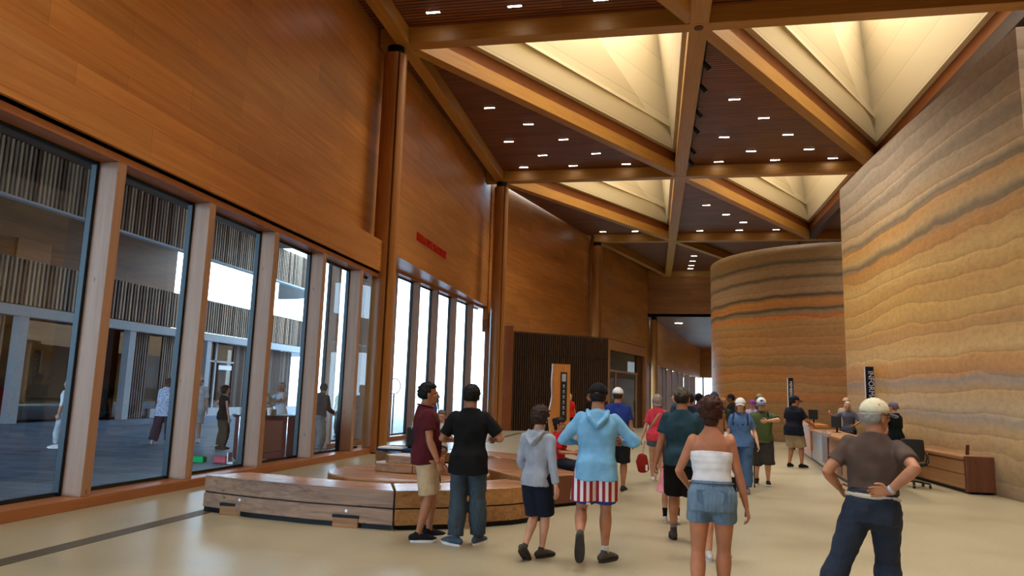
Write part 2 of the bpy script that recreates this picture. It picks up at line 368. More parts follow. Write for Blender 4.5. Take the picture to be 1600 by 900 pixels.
# ---- rammed earth masses
def arc(cx, cyy, r, a0, a1, n): return [(cx + r * cos(radians(a0 + (a1 - a0) * i / n)), cyy + r * sin(radians(a0 + (a1 - a0) * i / n))) for i in range(n + 1)]
def rammed_mass(poly, h, name, m):
    # closed outline, with battered lifts: horizontal rings slightly in and out
    n = len(poly); b = MB(); vs = []; fs = []; K = int(h / .3)
    for k in range(K + 1):
        z = h * k / K
        for x, y in poly: vs.append((x, y, z))
    for k in range(K):
        for i in range(n): fs.append((k * n + i, k * n + (i + 1) % n, (k + 1) * n + (i + 1) % n, (k + 1) * n + i))
    fs.append(tuple(range(K * n, K * n + n)))
    b.add(vs, fs); return struct(b.build(name, m, smooth=False))
p = [(12, 13.9), (12, 25.6)] + [(7.3, 25.6)] + arc(7.3, 24.3, 1.3, 100, 180, 12) + [(6.06, 22), (6.2, 19), (6.38, 16.5), (6.55, 13.9)]
o = rammed_mass(p, 8.6, 'wall_right', 'rammed_earth')
o['label'] = 'tall layered rammed earth wall on the right'
p = arc(8.6, 37.5, 5.7, 0, 360, 72)[:-1]
o = rammed_mass([(min(x, 11.9), y) for x, y in p], 8.45, 'wall_far', 'rammed_earth_far')
for f in o.data.polygons: f.use_smooth = abs(f.normal.z) < .5

# ---- ceiling of slats and the beam grid
def tri_slab(pts, name='ceiling'):
    b = MB(); b.prism(pts, HC, HC + .12); return struct(b.build(name, 'ceiling_slats'))
for i in range(len(YS) - 1):
    y0, y1 = YS[i], YS[i + 1]
    if i == 3:
        tri_slab([(XL - .0, y0), (-3.44, y1), (XM, y1)]); tri_slab([(XM, y0), (XM, y1), (XR, y1)])
        tri_slab([(WALLX - .1, y0), (XL, y0), (-3.44, y1), (-4.2, y1)])
    elif i == 4:
        b = MB(); b.prism([(-4.1, y0), (XR, y0), (XR, y1), (-.5, y1)], HC, HC + .12); struct(b.build('ceiling', 'ceiling_slats'))
    else:
        tri_slab([(XL, y0), (XL, y1), (XM, y1)]); tri_slab([(XM, y0), (XM, y1), (XR, y1)])
        tri_slab([(WALLX - .1, y0), (XL, y0), (XL, y1), (WALLX - .1, y1)])
    tri_slab([(XR - .13, y0), (12.2, y0), (12.2, y1), (XR - .13, y1)])
ORD = ['nearest', 'second', 'third', 'fourth', 'fifth', 'sixth']
def beam(p, q, w, h, label, z0=H0, m='beam_wood'):
    P = V((p[0], p[1], 0)); Q = V((q[0], q[1], 0)); L = (Q - P).length; ang = math.atan2(Q.y - P.y, Q.x - P.x) - pi / 2
    b = MB(); b.box(-w / 2, w / 2, 0, L, 0, h)
    o = b.build('ceiling_beam', m, bevel=.012); o.location = (p[0], p[1], z0); o.rotation_euler = (0, 0, ang)
    return tag(o, label, 'beam', 'beams of the ceiling grid')
where = {1: 'overhead just in front of the viewer', 2: 'meeting the first tall column', 3: 'meeting the second tall column', 4: 'meeting the farthest tall column', 5: 'against the far wall'}
for i, y in enumerate(YS):
    if i == 0: continue
    x0 = {4: -3.7, 5: -.4}.get(i, XL - .7)
    beam((x0, y), (12.0, y), .42, .5, 'straight timber cross beam %s' % where[i])
NEAR = ['behind the viewer', 'over the nearest bay', 'between first and second tall columns', 'between second and farthest tall columns', 'beyond the farthest tall column']
for i in range(5):
    y0, y1 = YS[i] + .21, YS[i + 1] - .21
    if i == 0: continue
    if i < 3: beam((XL, y0), (XL, y1), .38, .48, 'timber edge beam along the left wall, ' + NEAR[i], H0 + .01)
    beam((XM, y0), (XM, y1), .5, .5, 'central lengthwise timber beam, ' + NEAR[i], H0 + .005)
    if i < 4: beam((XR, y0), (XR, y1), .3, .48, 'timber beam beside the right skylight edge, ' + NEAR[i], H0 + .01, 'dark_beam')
def diag(A, C, label):
    A = V((A[0], A[1], 0)); C = V((C[0], C[1], 0)); d = (C - A).normalized(); beam((A + d * .35)[:2], (C - d * .35)[:2], .36, .48, label, H0 + .015)
for i in range(1, 5):
    y0, y1 = YS[i], YS[i + 1]
    if i == 4:
        diag((-3.44, y0), (XM, y1), 'diagonal timber beam left of centre, ' + NEAR[i]); diag((XM, y0), (XR, y1), 'diagonal timber beam right of centre, ' + NEAR[i]); continue
    diag((XL, y0), (XM, y1), 'diagonal timber beam left of the central beam, ' + NEAR[i])
    diag((XM, y0), (XR, y1), 'diagonal timber beam right of the central beam, ' + NEAR[i])
# skylight wells: triangular shafts of cream boards over a timber liner coloured dark for the shadow there, glazed at the head
def inset(T, d):
    out = []; n = len(T); c = sum((V(t).to_2d() for t in T), V((0, 0))) / n
    L = []
    for i in range(n):
        a = V(T[i]); b = V(T[(i + 1) % n]); e = (b - a).normalized(); nn = V((-e.y, e.x))
        if nn.dot(c - a) < 0: nn = -nn
        L.append((a + nn * d, e))
    for i in range(n):
        (p, e), (q, f) = L[i - 1], L[i]; den = e.x * f.y - e.y * f.x; s = ((q - p).x * f.y - (q - p).y * f.x) / den; out.append(p + e * s)
    return out
def well(A, B, C, label, lit=True):
    root = empty('skylight_well', (B[0], B[1], HC)); tag(root, label, 'skylight', 'triangular skylight wells')
    b0 = inset([A, B, C], .13); b1 = inset([A, B, C], .16); zl = HC + .42; zt = HC + 6.2
    b = MB()
    def ring(P, Q, z0, z1, bb):
        for i in range(3):
            j = (i + 1) % 3; bb.add([(P[i].x, P[i].y, z0), (P[j].x, P[j].y, z0), (Q[j].x, Q[j].y, z1), (Q[i].x, Q[i].y, z1)], [(0, 1, 2, 3)])
    ring(b0, b1, HC - .05, zl, b); keep_local(b.build('timber_liner', 'well_liner'), root)
    b2 = inset([A, B, C], .34)
    b = MB()
    for i in range(3):
        j = (i + 1) % 3; b.add([(b1[i].x, b1[i].y, zl), (b1[j].x, b1[j].y, zl), (b2[j].x, b2[j].y, zl), (b2[i].x, b2[i].y, zl)], [(0, 1, 2, 3)])
    keep_local(b.build('lip', 'skylight_lining'), root)
    top = [b2[0] + V((.9, .25)), b2[1] + V((-.75, .2)), b2[2] + V((-.75, -.9))]
    for i in range(3):
        j = (i + 1) % 3; b = MB()
        b.add([(b2[i].x, b2[i].y, zl), (b2[j].x, b2[j].y, zl), (top[j].x, top[j].y, zt), (top[i].x, top[i].y, zt)], [(0, 1, 2, 3)])
        s = b.build('board_wall', 'skylight_lining'); sm = s.modifiers.new('solid', 'SOLIDIFY'); sm.thickness = .04; sm.offset = 0; keep_local(s, root)
    # ledge that runs along the long wall
    f = .16; P = b2[0].lerp(top[0], f); Q = b2[2].lerp(top[2], f); z = zl + (zt - zl) * f
    d = (Q - P).normalized(); nn = V((-d.y, d.x)); 
    if nn.dot(V(B) - P) < 0: nn = -nn
    b = MB(); b.bar((P.x + nn.x * .07, P.y + nn.y * .07, z), (Q.x + nn.x * .07 - d.x * .3, Q.y + nn.y * .07 - d.y * .3, z), .16, .13); keep_local(b.build('ledge', 'skylight_lining'), root)
    b = MB(); b.add([(t.x, t.y, zt) for t in top], [(0, 1, 2)]); keep_local(b.build('glazing', 'skylight_glazing'), root)
for i in range(0, 4):
    y0, y1 = YS[i], YS[i + 1]
    well((XL, y0), (XM, y0), (XM, y1), 'glowing triangular skylight well left of the central beam, ' + NEAR[i])
    well((XM, y0), (XR, y0), (XR, y1), 'glowing triangular skylight well right of the central beam, ' + NEAR[i])
# linear ceiling lights
def lights():
    proto = None
    rowsL = [(24.4, [-5.87]), (26.15, [-4.72]), (27.95, [-5.85, -3.58]), (29.8, [-4.72, -2.4]), (31.35, [-5.83, -3.55, -1.18])]
    rowsR = [(24.7, [2.77]), (26.55, [4.0]), (28.4, [2.77, 5.17]), (30.2, [4.02, 6.3]), (31.45, [2.82, 5.17, 7.5])]
    far = [(38.7, [2.81]), (40.8, [4.02]), (42.7, [5.17]), (44.7, [2.83, 5.17, 7.3])]
    farL = [(44.6, [-3.1, -1.1])]
    near = [(17.7, [-5.95, -3.66, -1.35])]
    cor = [(52.75, [2.92]), (54.7, [2.92]), (56.5, [2.92]), (57.9, [2.92])]
    on = ['first', 'second', 'third', 'fourth', 'fifth']
    S = [(near, 'above front beam'), (rowsL, 'in nearest left slat triangle'), (rowsR, 'in nearest right slat triangle'),
         (farL, 'in farther left slat triangle'), (far, 'in farther right slat triangle'), (cor, 'in dark ceiling before far wall')]
    for rows, txt in S:
        for ri, (y, xs) in enumerate(rows):
            for xi, x in enumerate(xs):
                if proto is None:
                    r = empty('linear_downlight'); b = MB(); b.box(-.22, .22, -.06, .06, -.006, .02)
                    b.build('trim_ring', 'black_metal', r); b = MB(); b.box(-.19, .19, -.036, .036, -.010, -.002); b.build('diffuser', 'linear_lamp', r); proto = r
                else: r = copy_tree(proto)
                r.location = (x, y, HC)
                tag(r, 'small white ceiling light %s, %s row, %s' % (txt, on[ri], 'only one' if len(xs) == 1 else on[xi] + ' from left'), 'ceiling light', 'linear ceiling lights')
lights()
r = empty('linear_downlight', (2.2, 64.2, 8.3)); b = MB(); b.box(-.3, .3, -.1, .1, -.03, .01); b.build('diffuser', 'linear_lamp', r)
tag(r, 'small white linear light in the low far corridor ceiling', 'ceiling light', 'linear ceiling lights')
# track with spot heads
tr = empty('lighting_track', (1.5, 19, 11.7)); b = MB(); b.box(-.03, .03, 0, 12.6, -.03, .03); b.build('rail', 'black_metal', tr)
b = MB(); b.box(-.08, .0, 0, 12.6, .0, .05); b.build('bracket', 'black_metal', tr)
tag(tr, 'black lighting track along the right side of the central beam', 'lighting track')
for k, y in enumerate([20.9, 22.5, 24.6, 26.2, 28.5, 29.9]):
    s = empty('track_spotlight', (1.5, y, 11.67)); b = MB(); b.tube([(0, 0, 0), (0, 0, -.12)], [.02, .02], 8); b.build('stem', 'black_metal', s)
    b = MB(); b.tube([(0, 0, -.10), (.16, .08, -.26)], [.07, .08], 12, round1=False); b.build('lamp_head', 'black_metal', s, smooth=True)
    b = MB(); b.tube([(.158, .079, -.258), (.168, .083, -.268)], [.06, .06], 12, round0=False, round1=False); b.build('lens', 'linear_lamp' if k < 0 else 'white', s)
    L_ = bpy.data.lights.new('spot', 'SPOT'); L_.energy = 320; L_.color = (1, .84, .62); L_.spot_size = radians(62); L_.spot_blend = .8; L_.shadow_soft_size = .07
    lo = bpy.data.objects.new('spot_beam', L_); COL.objects.link(lo); lo.parent = s; lo.location = (.2, .1, -.33)
    lo.rotation_euler = (V((6.3, 17.0 + k * 1.3, 4.0)) - V((1.7, y, 11.3))).to_track_quat('-Z', 'Y').to_euler()
    tag(s, 'black track spotlight, %s along the central beam track' % ['nearest', 'second nearest', 'third nearest', 'third from far end', 'second from far end', 'farthest'][k], 'spotlight', 'spotlights on the track')
# smoke detector like black dome
b = MB(); b.ell((-6.35, 20.6, HC - .02), (.12, .12, .08)); tag(b.build('dome_camera', 'black_plastic', smooth=True), 'small black dome camera on the slats near the first tall column', 'camera')
b = MB(); b.tube([(XM, 18.6, H0 - .02), (XM, 18.6, H0 + .02)], [.12, .12], 20, round0=False, round1=False); tag(b.build('beam_cap', 'dark_ply'), 'dark round plug under the nearest beam crossing', 'cap')

# ---- columns
def column(x, y, z1, label, r=.33, h0=0, zbase=True):
    root = empty('round_column', (x, y, 0)); tag(root, label, 'column', 'tall round timber columns')
    # two halves with a dark slot between them
    n = 40; a0 = radians(-52)
    for k, (s, e) in enumerate(((-52 + 5, 128 + 40), (168 + 5, 308 - 5))):
        pts = [(r * cos(radians(s + (e - s) * i / n)), r * sin(radians(s + (e - s) * i / n))) for i in range(n + 1)]
        b = MB(); b.prism(pts, h0 + .03, z1 - .25); b.build('shaft', 'post_wood', root)
    b = MB(); b.tube([(0, 0, h0 + .01), (0, 0, z1 - .2)], [r * .82, r * .82], 24, round0=False, round1=False); b.build('core', 'black_metal', root, smooth=False)
    b = MB(); b.tube([(0, 0, z1 - .25), (0, 0, z1)], [r * .75, r * .75], 24, round0=False, round1=False); b.build('cap', 'black_metal', root)
    b = MB(); b.tube([(0, 0, 0), (0, 0, .06)], [r * .95, r * .95], 24, round0=False, round1=False); b.build('base_ring', 'black_metal', root)
    return root
column(-7.32, 18.62, H0, 'tall round timber column nearest the viewer, beside the left windows', .33)
column(-6.98, 32.05, H0, 'second tall round timber column, left of the dark slatted box', .33)
column(-3.5, 45.5, H0, 'farthest tall round timber column rising behind the dark slatted box', .33)
column(.1, 59.6, 8.3, 'short far column at the mouth of the corridor', .3)

# ---- windows, left
def window_bay(n, p, q, ys, zh, md=.30, mw=.17):
    """p,q: inner line of the frame; mullions at distances ys along it"""
    P = V((p[0], p[1], 0)); Q = V((q[0], q[1], 0)); L = (Q - P).length; ang = math.atan2(Q.y - P.y, Q.x - P.x) - pi / 2
    root = empty('window_%d' % n, P, ang); struct(root)
    b = MB(); b.box(-.46, .06, 0, L, 0, .14); b.build('window_sill', 'sill_wood', root, bevel=.008)
    b = MB(); b.box(-.46, .0, 0, L, zh - .1, zh + .06); b.build('head_rail', 'sill_wood', root)
    b = MB(); b.box(-md - .08, -md - .02, 0, L, .14, .19); b.box(-md - .08, -md - .02, 0, L, zh - .15, zh - .1); b.build('glazing_bead', 'window_frame_metal', root)
    for y in ys:
        b = MB(); b.box(-md, 0, y, y + mw, .14, zh - .1); b.build('mullion', 'mullion_wood', root, bevel=.006)
        b = MB(); b.box(-md - .085, -md - .001, y - .05, y + mw + .03, .14, zh - .1); b.build('mullion_frame', 'window_frame_metal', root)
    yy = [0] + [y + .08 for y in ys] + [L]
    for a, c in zip(yy[:-1], yy[1:]):
        if c - a < .2: continue
        b = MB(); b.add([(-md - .05, a, .15), (-md - .05, c, .15), (-md - .05, c, zh - .1), (-md - .05, a, zh - .1)], [(0, 1, 2, 3)]); b.build('glass_pane', 'window_glass', root)
    return root
window_bay(1, (-7.34, -4.0), (-7.34, 18.3), [8.47 + 4 + 2.16 * k for k in range(-5, 5)], 4.80)
window_bay(2, (-8.95, 19.1), (-7.98, 33.5), [.2, 2.2, 4.2, 6.25, 8.2, 10.4, 12.7], 5.8, .26, .13)
# wood reveal and post between second column and the slatted box
mb = MB(); mb.box(-7.9, -6.5, 33.5, 33.9, 0, 4.9); mb.box(-7.55, -7.25, 33.3, 33.9, 0, 5.8); struct(mb.build('trim_1', 'sill_wood'))
# far corridor glazing
rf = wallobj((-.35, 59.2), (6.0, 96), 0, .12, .3, 'sill_wood', 'trim_2')
P = V((-.35, 59.2, 0)); Q = V((6.0, 96, 0)); ang = math.atan2(Q.y - P.y, Q.x - P.x) - pi / 2
wr = empty('window_3', P, ang); struct(wr)
for k, y in enumerate([.2, 3.2, 6.5, 8.5, 12, 16, 20, 25, 31]):
    b = MB(); b.box(-.5, .05, y, y + .5, 0, 4.5); b.build('mullion', 'dark_ply', wr)
b = MB(); b.add([(-.4, 0, .1), (-.4, 37, .1), (-.4, 37, 4.5), (-.4, 0, 4.5)], [(0, 1, 2, 3)]); b.build('glass_pane', 'window_glass', wr)
mb = MB()
wq = empty('window_4', (0, 96, 0)); struct(wq)
for x in (4.6, 6.2, 7.6, 9.0):
    b = MB(); b.box(x, x + .22, -.05, .2, 0, 4.6); b.build('mullion', 'dark_ply', wq)
b = MB(); b.add([(4.4, .1, 0), (9.2, .1, 0), (9.2, .1, 4.6), (4.4, .1, 4.6)], [(0, 1, 2, 3)]); b.build('glass_pane', 'window_glass', wq)
b = MB(); b.add([(-7.7, 18.95, 0), (-8.95, 19.1, 0), (-8.95, 19.1, 5.8), (-7.7, 18.95, 5.8)], [(0, 1, 2, 3)]); g_ = b.build('window_5', 'window_glass'); struct(g_)
# red wall lettering
mt = Matrix.Translation((WALLX + .015, 22.6, 6.82)) @ Matrix(((0, 0, 1, 0), (1, 0, 0, 0), (0, 1, 0, 0), (0, 0, 0, 1)))
o = text_mesh('LINDA & STEVE SIMON LOBBY', .42, 'red_letter', mt, 'wall_lettering', sx=.62, extrude=.02)
tag(o, 'row of small red capital letters fixed high on the left wood wall', 'lettering')

# ---- slatted box with entrance, against the left wall
def slatted_face(root, p, q, z0, z1, step, w, dep, m, name='slat_panel', back='black_plastic', splits=()):
    P = V((p[0], p[1], 0)); Q = V((q[0], q[1], 0)); d = (Q - P); L = d.length; d.normalize(); nn = V((d.y, -d.x, 0))
    mt = Matrix((d, nn, V((0, 0, 1)))).transposed().to_4x4(); mt.translation = P
    b = MB(); b.box(0, L, -.12, -.02, z0, z1, back, mt); k = 0
    y = 0
    while y < L:
        b.box(y, min(L, y + w), -.02, dep, z0, z1, m if isinstance(m, str) else m[random.choice((0, 0, 1)) if len(m) > 1 else 0], mt); y += step
    for z in splits: b.box(0, L, -.02, dep + .004, z, z + .05, back, mt)
    return keep_local(b.build(name), root)
bx = empty('slatted_entrance_box', (-6.44, 33.6, 0)); tag(bx, 'dark brown slatted wood box with timber-framed double doors, beyond the second tall column', 'entrance box')
A_, B_, C_ = (-6.6, 33.55), (-2.26, 36.8), (-.42, 43.2)
bpy.context.view_layer.update()
slatted_face(bx, A_, B_, 0.0, 4.6, .12, .055, .05, 'slat_brown', splits=(1.55, 3.55))
b = MB(); b.prism([A_, B_, C_, (-3.2, 46), (-7.4, 35)], 4.58, 4.66); keep_local(b.build('top', 'slat_brown'), bx)
def face_local(p, q):
    P = V((p[0], p[1], 0)); Q = V((q[0], q[1], 0)); d = (Q - P); L = d.length; d.normalize(); nn = V((d.y, -d.x, 0))
    mt = Matrix((d, nn, V((0, 0, 1)))).transposed().to_4x4(); mt.translation = P; return mt, L
mt, L = face_local(B_, C_)
b = MB(); b.box(0, .28, -.3, .05, 0, 4.6, None, mt); b.box(L - .28, L, -.3, .05, 0, 4.6, None, mt); b.box(0.28, L - .28, -.3, .05, 4.1, 4.6, None, mt); keep_local(b.build('timber_frame', 'desk_wood'), bx)
b = MB(); b.box(.28, L - .28, -.2, -.18, 3.1, 4.1, None, mt); keep_local(b.build('transom_glass', 'dark_glass'), bx)
b = MB(); b.box(.0, L, -1.2, -1.1, 0, 4.6, None, mt); keep_local(b.build('dark_interior_wall', 'dark_interior'), bx)
b = MB(); b.box(.28, L - 1.2, -.2, -.1, 3.0, 3.1, None, mt); b.box(1.6, 1.72, -.2, -.1, 0, 3.0, None, mt); b.box(L - 1.5, L - 1.35, -.2, -.1, 0, 3.0, None, mt); keep_local(b.build('door_frame', 'mullion_wood'), bx)
for a, c in ((.32, 1.58), (1.74, L - 1.52)):
    b = MB(); b.box(a, c, -.2, -.14, .02, 3.0, 'door_dark', mt); b.box(a + .2, c - .2, -.139, -.135, .5, 2.7, 'dark_glass', mt)
    dd = keep_local(b.build('door_leaf'), bx); dd2 = MB(); dd2.tube([mt @ V((c - .12, -.08, .9)), mt @ V((c - .12, -.08, 1.5))], [.02, .02], 8)
    h = dd2.build('pull_handle', 'chrome'); keep_local(h, bx); 
b = MB(); b.box(L - 1.35, L - .28, -.25, -.12, 0, 4.1, None, mt); keep_local(b.build('side_panel', 'dark_ply'), bx)

# live-edge totem
tt = empty('live_edge_totem', (-3.42, 27.2, 0), radians(26)); tag(tt, 'tall live-edge timber slab totem with a black inlaid strip, before the slatted box', 'sign')
pts = []
for i in range(15):
    z = 2.85 * i / 14; pts.append((-.38 - .05 * sin(z * 2.1) + .03 * sin(z * 5), z))
pts += [(.36, 2.85), (.38, 0)]
b = MB(); vs = [(x, -.07, z) for x, z in pts] + [(x, .07, z) for x, z in pts]; n = len(pts)
b.add(vs, [tuple(range(n))[::-1], tuple(range(n, 2 * n))] + [(i, (i + 1) % n, n + (i + 1) % n, n + i) for i in range(n)]); b.build('slab', 'live_edge', tt)
b = MB(); b.box(-.02, .24, -.082, -.068, .75, 2.55); st = b.build('inlay_strip', 'black_plastic', tt)
b = MB(); b.box(.03, .19, -.086, -.083, 2.2, 2.48)
b.build('emblem', 'grey_concrete', st)
for k in range(6):
    z = 2.05 - k * .2; b = MB(); b.ell((.11, -.085, z), (.035, .006, .045)); b.box(.06, .16, -.088, -.083, z - .08, z - .06); b.build('emblem', 'grey_concrete', st)

# ================================================================== OUTSIDE
bd = empty('courtyard_wing', (-24, 20, 0)); tag(bd, 'two-storey wing across the courtyard with bands of vertical wood slats', 'building')
def ex(b, name, m=None): return keep_local(b.build(name, m), bd)
bpy.context.view_layer.update()
FX = -23.9
def band(z0, z1, y0, y1, name):
    b = MB(); b.box(FX - .25, FX - .12, y0, y1, z0, z1, 'black_plastic'); y = y0
    rnd = random.Random(3)
    while y < y1:
        b.box(FX - .12, FX, y, y + .09, z0, z1, rnd.choice(('slat_tan', 'slat_grey', 'slat_tan', 'slat_brown'))); y += .21
    # rounded far end
    for k in range(26):
        a = radians(90 * k / 25); x = FX - 5 + 5 * cos(a); yy = y1 + 5 * sin(a)
        mt = Matrix.Translation((x, yy, 0)) @ Matrix.Rotation(a, 4, 'Z'); b.box(-.12, .0, -.05, .05, z0, z1, rnd.choice(('slat_tan', 'slat_grey', 'slat_brown')), mt)
        b.box(-.22, -.13, -.17, .17, z0, z1, 'black_plastic', mt)
    return ex(b, name)
band(8.6, 10.75, -6, 47, 'upper_slat_band'); band(4.55, 6.3, -6, 46, 'lower_slat_band')
b = MB(); b.box(FX - .4, FX + .06, -6, 47, 4.1, 4.5); 
for k in range(13):
    a = radians(90 * k / 12); mt = Matrix.Translation((FX - 5 + 5 * cos(a), 47 + 5 * sin(a), 0)) @ Matrix.Rotation(a, 4, 'Z'); b.box(-.3, .06, -.36, .36, 4.1, 4.5, None, mt)
ex(b, 'floor_beam', 'grey_concrete')
b = MB(); b.box(FX - .3, FX + .04, -6, 47, 8.5, 8.6); ex(b, 'roof_edge', 'grey_concrete')
b = MB(); b.box(-31, FX - .3, -6, 48, 4.3, 4.5); ex(b, 'terrace_deck', 'canopy')
b = MB(); b.box(-31, -30.7, -6, 41.5, 4.5, 10.8); ex(b, 'terrace_wall', 'ext_wood')
for k in range(6):
    b = MB(); b.box(-30.7, -30.5, 6 + 4.4 * k, 6.35 + 4.4 * k, 4.5, 10.7); ex(b, 'terrace_post', 'ext_wood')
    b = MB(); b.box(-30.69, -30.6, 7.4 + 4.4 * k, 9.4 + 4.4 * k, 7.2, 8.6); ex(b, 'terrace_panel', 'desk_wood' if k % 2 else 'warm_panel')
for y in (23.7, 29.7, 35.7, 41.7, 17.7): 
    b = MB(); b.box(FX - .35, FX, y - .2, y + .2, 0, 4.1); ex(b, 'post', 'grey_concrete')
b = MB(); b.box(-31, -30.7, -6, 40, 0, 4.3); b.box(-31, -25.5, 39.7, 40, 0, 4.3); ex(b, 'ground_floor_back_wall', 'dark_interior')
for y0, y1, m in ((18, 23.4, ('slat_tan', 'slat_grey')), (30.2, 31.6, ('slat_brown', 'slat_grey')), (32.6, 35.4, ('slat_grey', 'slat_brown')), (39, 46, ('slat_brown', 'slat_grey'))):
    o = slatted_face(bd, (FX - .6, y0), (FX - .6, y1), 0.02, 4.1, .16, .08, .05, m)
b = MB(); b.box(FX - .62, FX - .6, 24, 30.2, .1, 4.1); b.box(FX - .62, FX - .6, 31.6, 32.6, .1, 4.1); b.box(FX - .62, FX - .6, 35.4, 39, .1, 4.1); ex(b, 'shop_glazing', 'dark_glass')
b = MB(); b.box(FX - .6, FX - .5, 35.5, 39, 3.0, 3.1); b.box(FX - .6, FX - .5, 37.1, 37.25, 0, 4.1); b.box(FX - .6, FX - .45, 32, 47, .0, .45); ex(b, 'door_frame', 'grey_concrete')
b = MB(); b.box(FX - .55, FX - .5, 37.5, 38.8, 2.6, 2.85); ex(b, 'door_sign', 'steel_panel')
# added red block standing for a ghostly red reflection in the glass across the courtyard
b = MB(); b.box(-25.9, -25.0, 25.2, 28.0, .1, .5); b.box(-26.1, -25.8, 25.2, 28.0, .1, 1.0); b.box(-25.9, -25.0, 25.1, 25.3, .1, .75); b.box(-25.9, -25.0, 27.9, 28.1, .1, .75)
tag(b.build('reflection_block', 'dark_red', bevel=.06), 'red block standing for a reflection in the dark glass across the courtyard', 'reflection_block')
# roof canopy over the courtyard
b = MB(); b.box(-45, -7.9, -14, 43, 10.8, 11.5); struct(b.build('canopy_roof', 'canopy'))
# ================================================================== BENCHES
def blob(b, p, r, m=None): b.ell(p, (r, r * .35, r), m, 10, 6)
def bench_block(pf, pb, z0, z1, z_gap, name, label, mats, cat='bench', nb=0, group='timber ring benches', end_gap=.0):
    """pf: outer (viewer side) outline, pb: inner outline, both left to right; two stacked timber layers over a recessed plinth"""
    cx = sum(p[0] for p in pf + pb) / len(pf + pb); cyy = sum(p[1] for p in pf + pb) / len(pf + pb)
    root = empty(name, (cx, cyy, 0)); bpy.context.view_layer.update()
    if label: tag(root, label, cat, group)
    poly = pf + pb[::-1]
    ins = [(cx + (x - cx) * .985, cyy + (y - cyy) * .93) for x, y in poly]
    b = MB(); b.prism(ins, .0, z0 + .02); keep_local(b.build('plinth', 'black_metal'), root)
    b = MB(); b.prism(poly, z0, z_gap - .008, mats[0]); keep_local(b.build('lower_timber', None, None, bevel=.006), root)
    b = MB(); b.prism(ins, z_gap - .02, z_gap + .02); keep_local(b.build('joint', 'black_metal'), root)
    b = MB(); b.prism(poly, z_gap + .008, z1, mats[0])
    # the top face carries its own wood
    b.mats.append(MATS[mats[1]]); b.m[1] = 1
    keep_local(b.build('upper_timber', None, None, bevel=.008), root)
    return root
def off(pts, d):   # shift outline inward (away from viewer) by d along the normal
    out = []
    for i, p in enumerate(pts):
        a = V(pts[max(0, i - 1)]); c = V(pts[min(len(pts) - 1, i + 1)]); t = (c - a).normalized(); out.append((p[0] - t.y * d, p[1] + t.x * d))
    return out
pf = [(-5.82, 8.86), (-5.0, 8.62), (-4.1, 8.46), (-3.02, 8.40)]
pb = [(-5.50, 9.42), (-4.8, 9.24), (-4.05, 9.10), (-3.30, 9.04)]
root = bench_block(pf, pb, .06, .46, .25, 'timber_bench', 'weathered left section of the curved front bench, stacked reclaimed timbers with notches', ('bench_wood_side', 'bench_wood'))
for (x, y) in ((-5.3, 8.70), (-3.62, 8.42)):
    b = MB(); b.box(x - .16, x + .16, y - .012, y + .1, .0, .11); keep_local(b.build('notch_block', 'bench_wood_warm'), root)
    b = MB(); b.box(x - .17, x + .17, y - .008, y + .1, .11, .145); keep_local(b.build('notch', 'black_metal'), root)
for (x, z) in ((-5.62, .40), (-5.3, .37), (-4.75, .38), (-4.15, .36), (-4.03, .385), (-5.18, .2), (-3.62, .19)):
    y = 8.86 + (x + 5.82) * -.165 if x < -4.1 else 8.47; 
    k = 0
    while k < len(pf) - 1 and pf[k + 1][0] < x: k += 1
    (xa, ya), (xb, yb) = pf[k], pf[k + 1]; y = ya + (yb - ya) * (x - xa) / (xb - xa)
    b = MB(); b.tube([(x, y - .006, z), (x, y + .02, z)], [.02, .02], 10, round0=False, round1=False); keep_local(b.build('bolt_plug', 'chrome' if z < .3 else 'desk_wood'), root)
pf = [(-2.995, 8.40), (-2.3, 8.78), (-1.75, 9.30), (-1.36, 9.86)]
pb = [(-3.27, 9.06), (-2.75, 9.36), (-2.35, 9.74), (-2.05, 10.2)]
root = bench_block(pf, pb, .06, .46, .25, 'timber_bench', 'golden right section of the curved front bench, behind the two standing men', ('bench_wood_warm', 'bench_wood'))
b = MB(); b.box(-2.36, -2.06, 8.83, 9.1, 0, .12); keep_local(b.build('notch_block', 'bench_wood_warm'), root)
# inner round platform with its tiers
c0 = V((-3.62, 10.75)); R0 = 1.22
root = empty('round_timber_platform', (c0.x, c0.y, 0)); tag(root, 'low round timber platform inside the ring of benches, with small stepped tiers on it', 'bench', 'timber ring benches')
b = MB(); b.prism(arc(0, 0, R0 * .96, 0, 360, 40)[:-1], 0, .05); b.build('plinth', 'black_metal', root)
b = MB(); b.prism(arc(0, 0, R0, 0, 360, 40)[:-1], .05, .43, 'bench_wood_warm'); b.mats.append(MATS['bench_wood']); b.m[1] = 1; b.build('drum', None, root, bevel=.02)
b = MB()
b.prism([( -.62, .15), (-.5, -.15), (-.1, -.28), (.12, -.28), (.12, .62), (-.4, .62)], .435, .55); b.build('lower_tier', 'bench_wood_warm', root, bevel=.008)
b = MB(); b.prism([(.13, -.28), (1.0, -.16), (1.1, .1), (.13, .4)], .435, .55); b.build('lower_tier', 'bench_wood_warm', root, bevel=.008)
b = MB(); b.prism([(-.48, .2), (-.36, 0), (.1, -.08), (.1, .5), (-.3, .5)], .55, .66); b.build('upper_tier', 'bench_wood_warm', root, bevel=.008)
b = MB(); b.prism([(-.1, .25), (.35, .18), (.42, .5), (-.05, .6)], .66, .74); b.build('top_block', 'burl', root, bevel=.008)
b = MB(); b.prism([(.14, -.02), (.4, .02), (.44, .35), (.14, .4)], .55, .63); b.build('top_block', 'bench_wood_warm', root, bevel=.008)
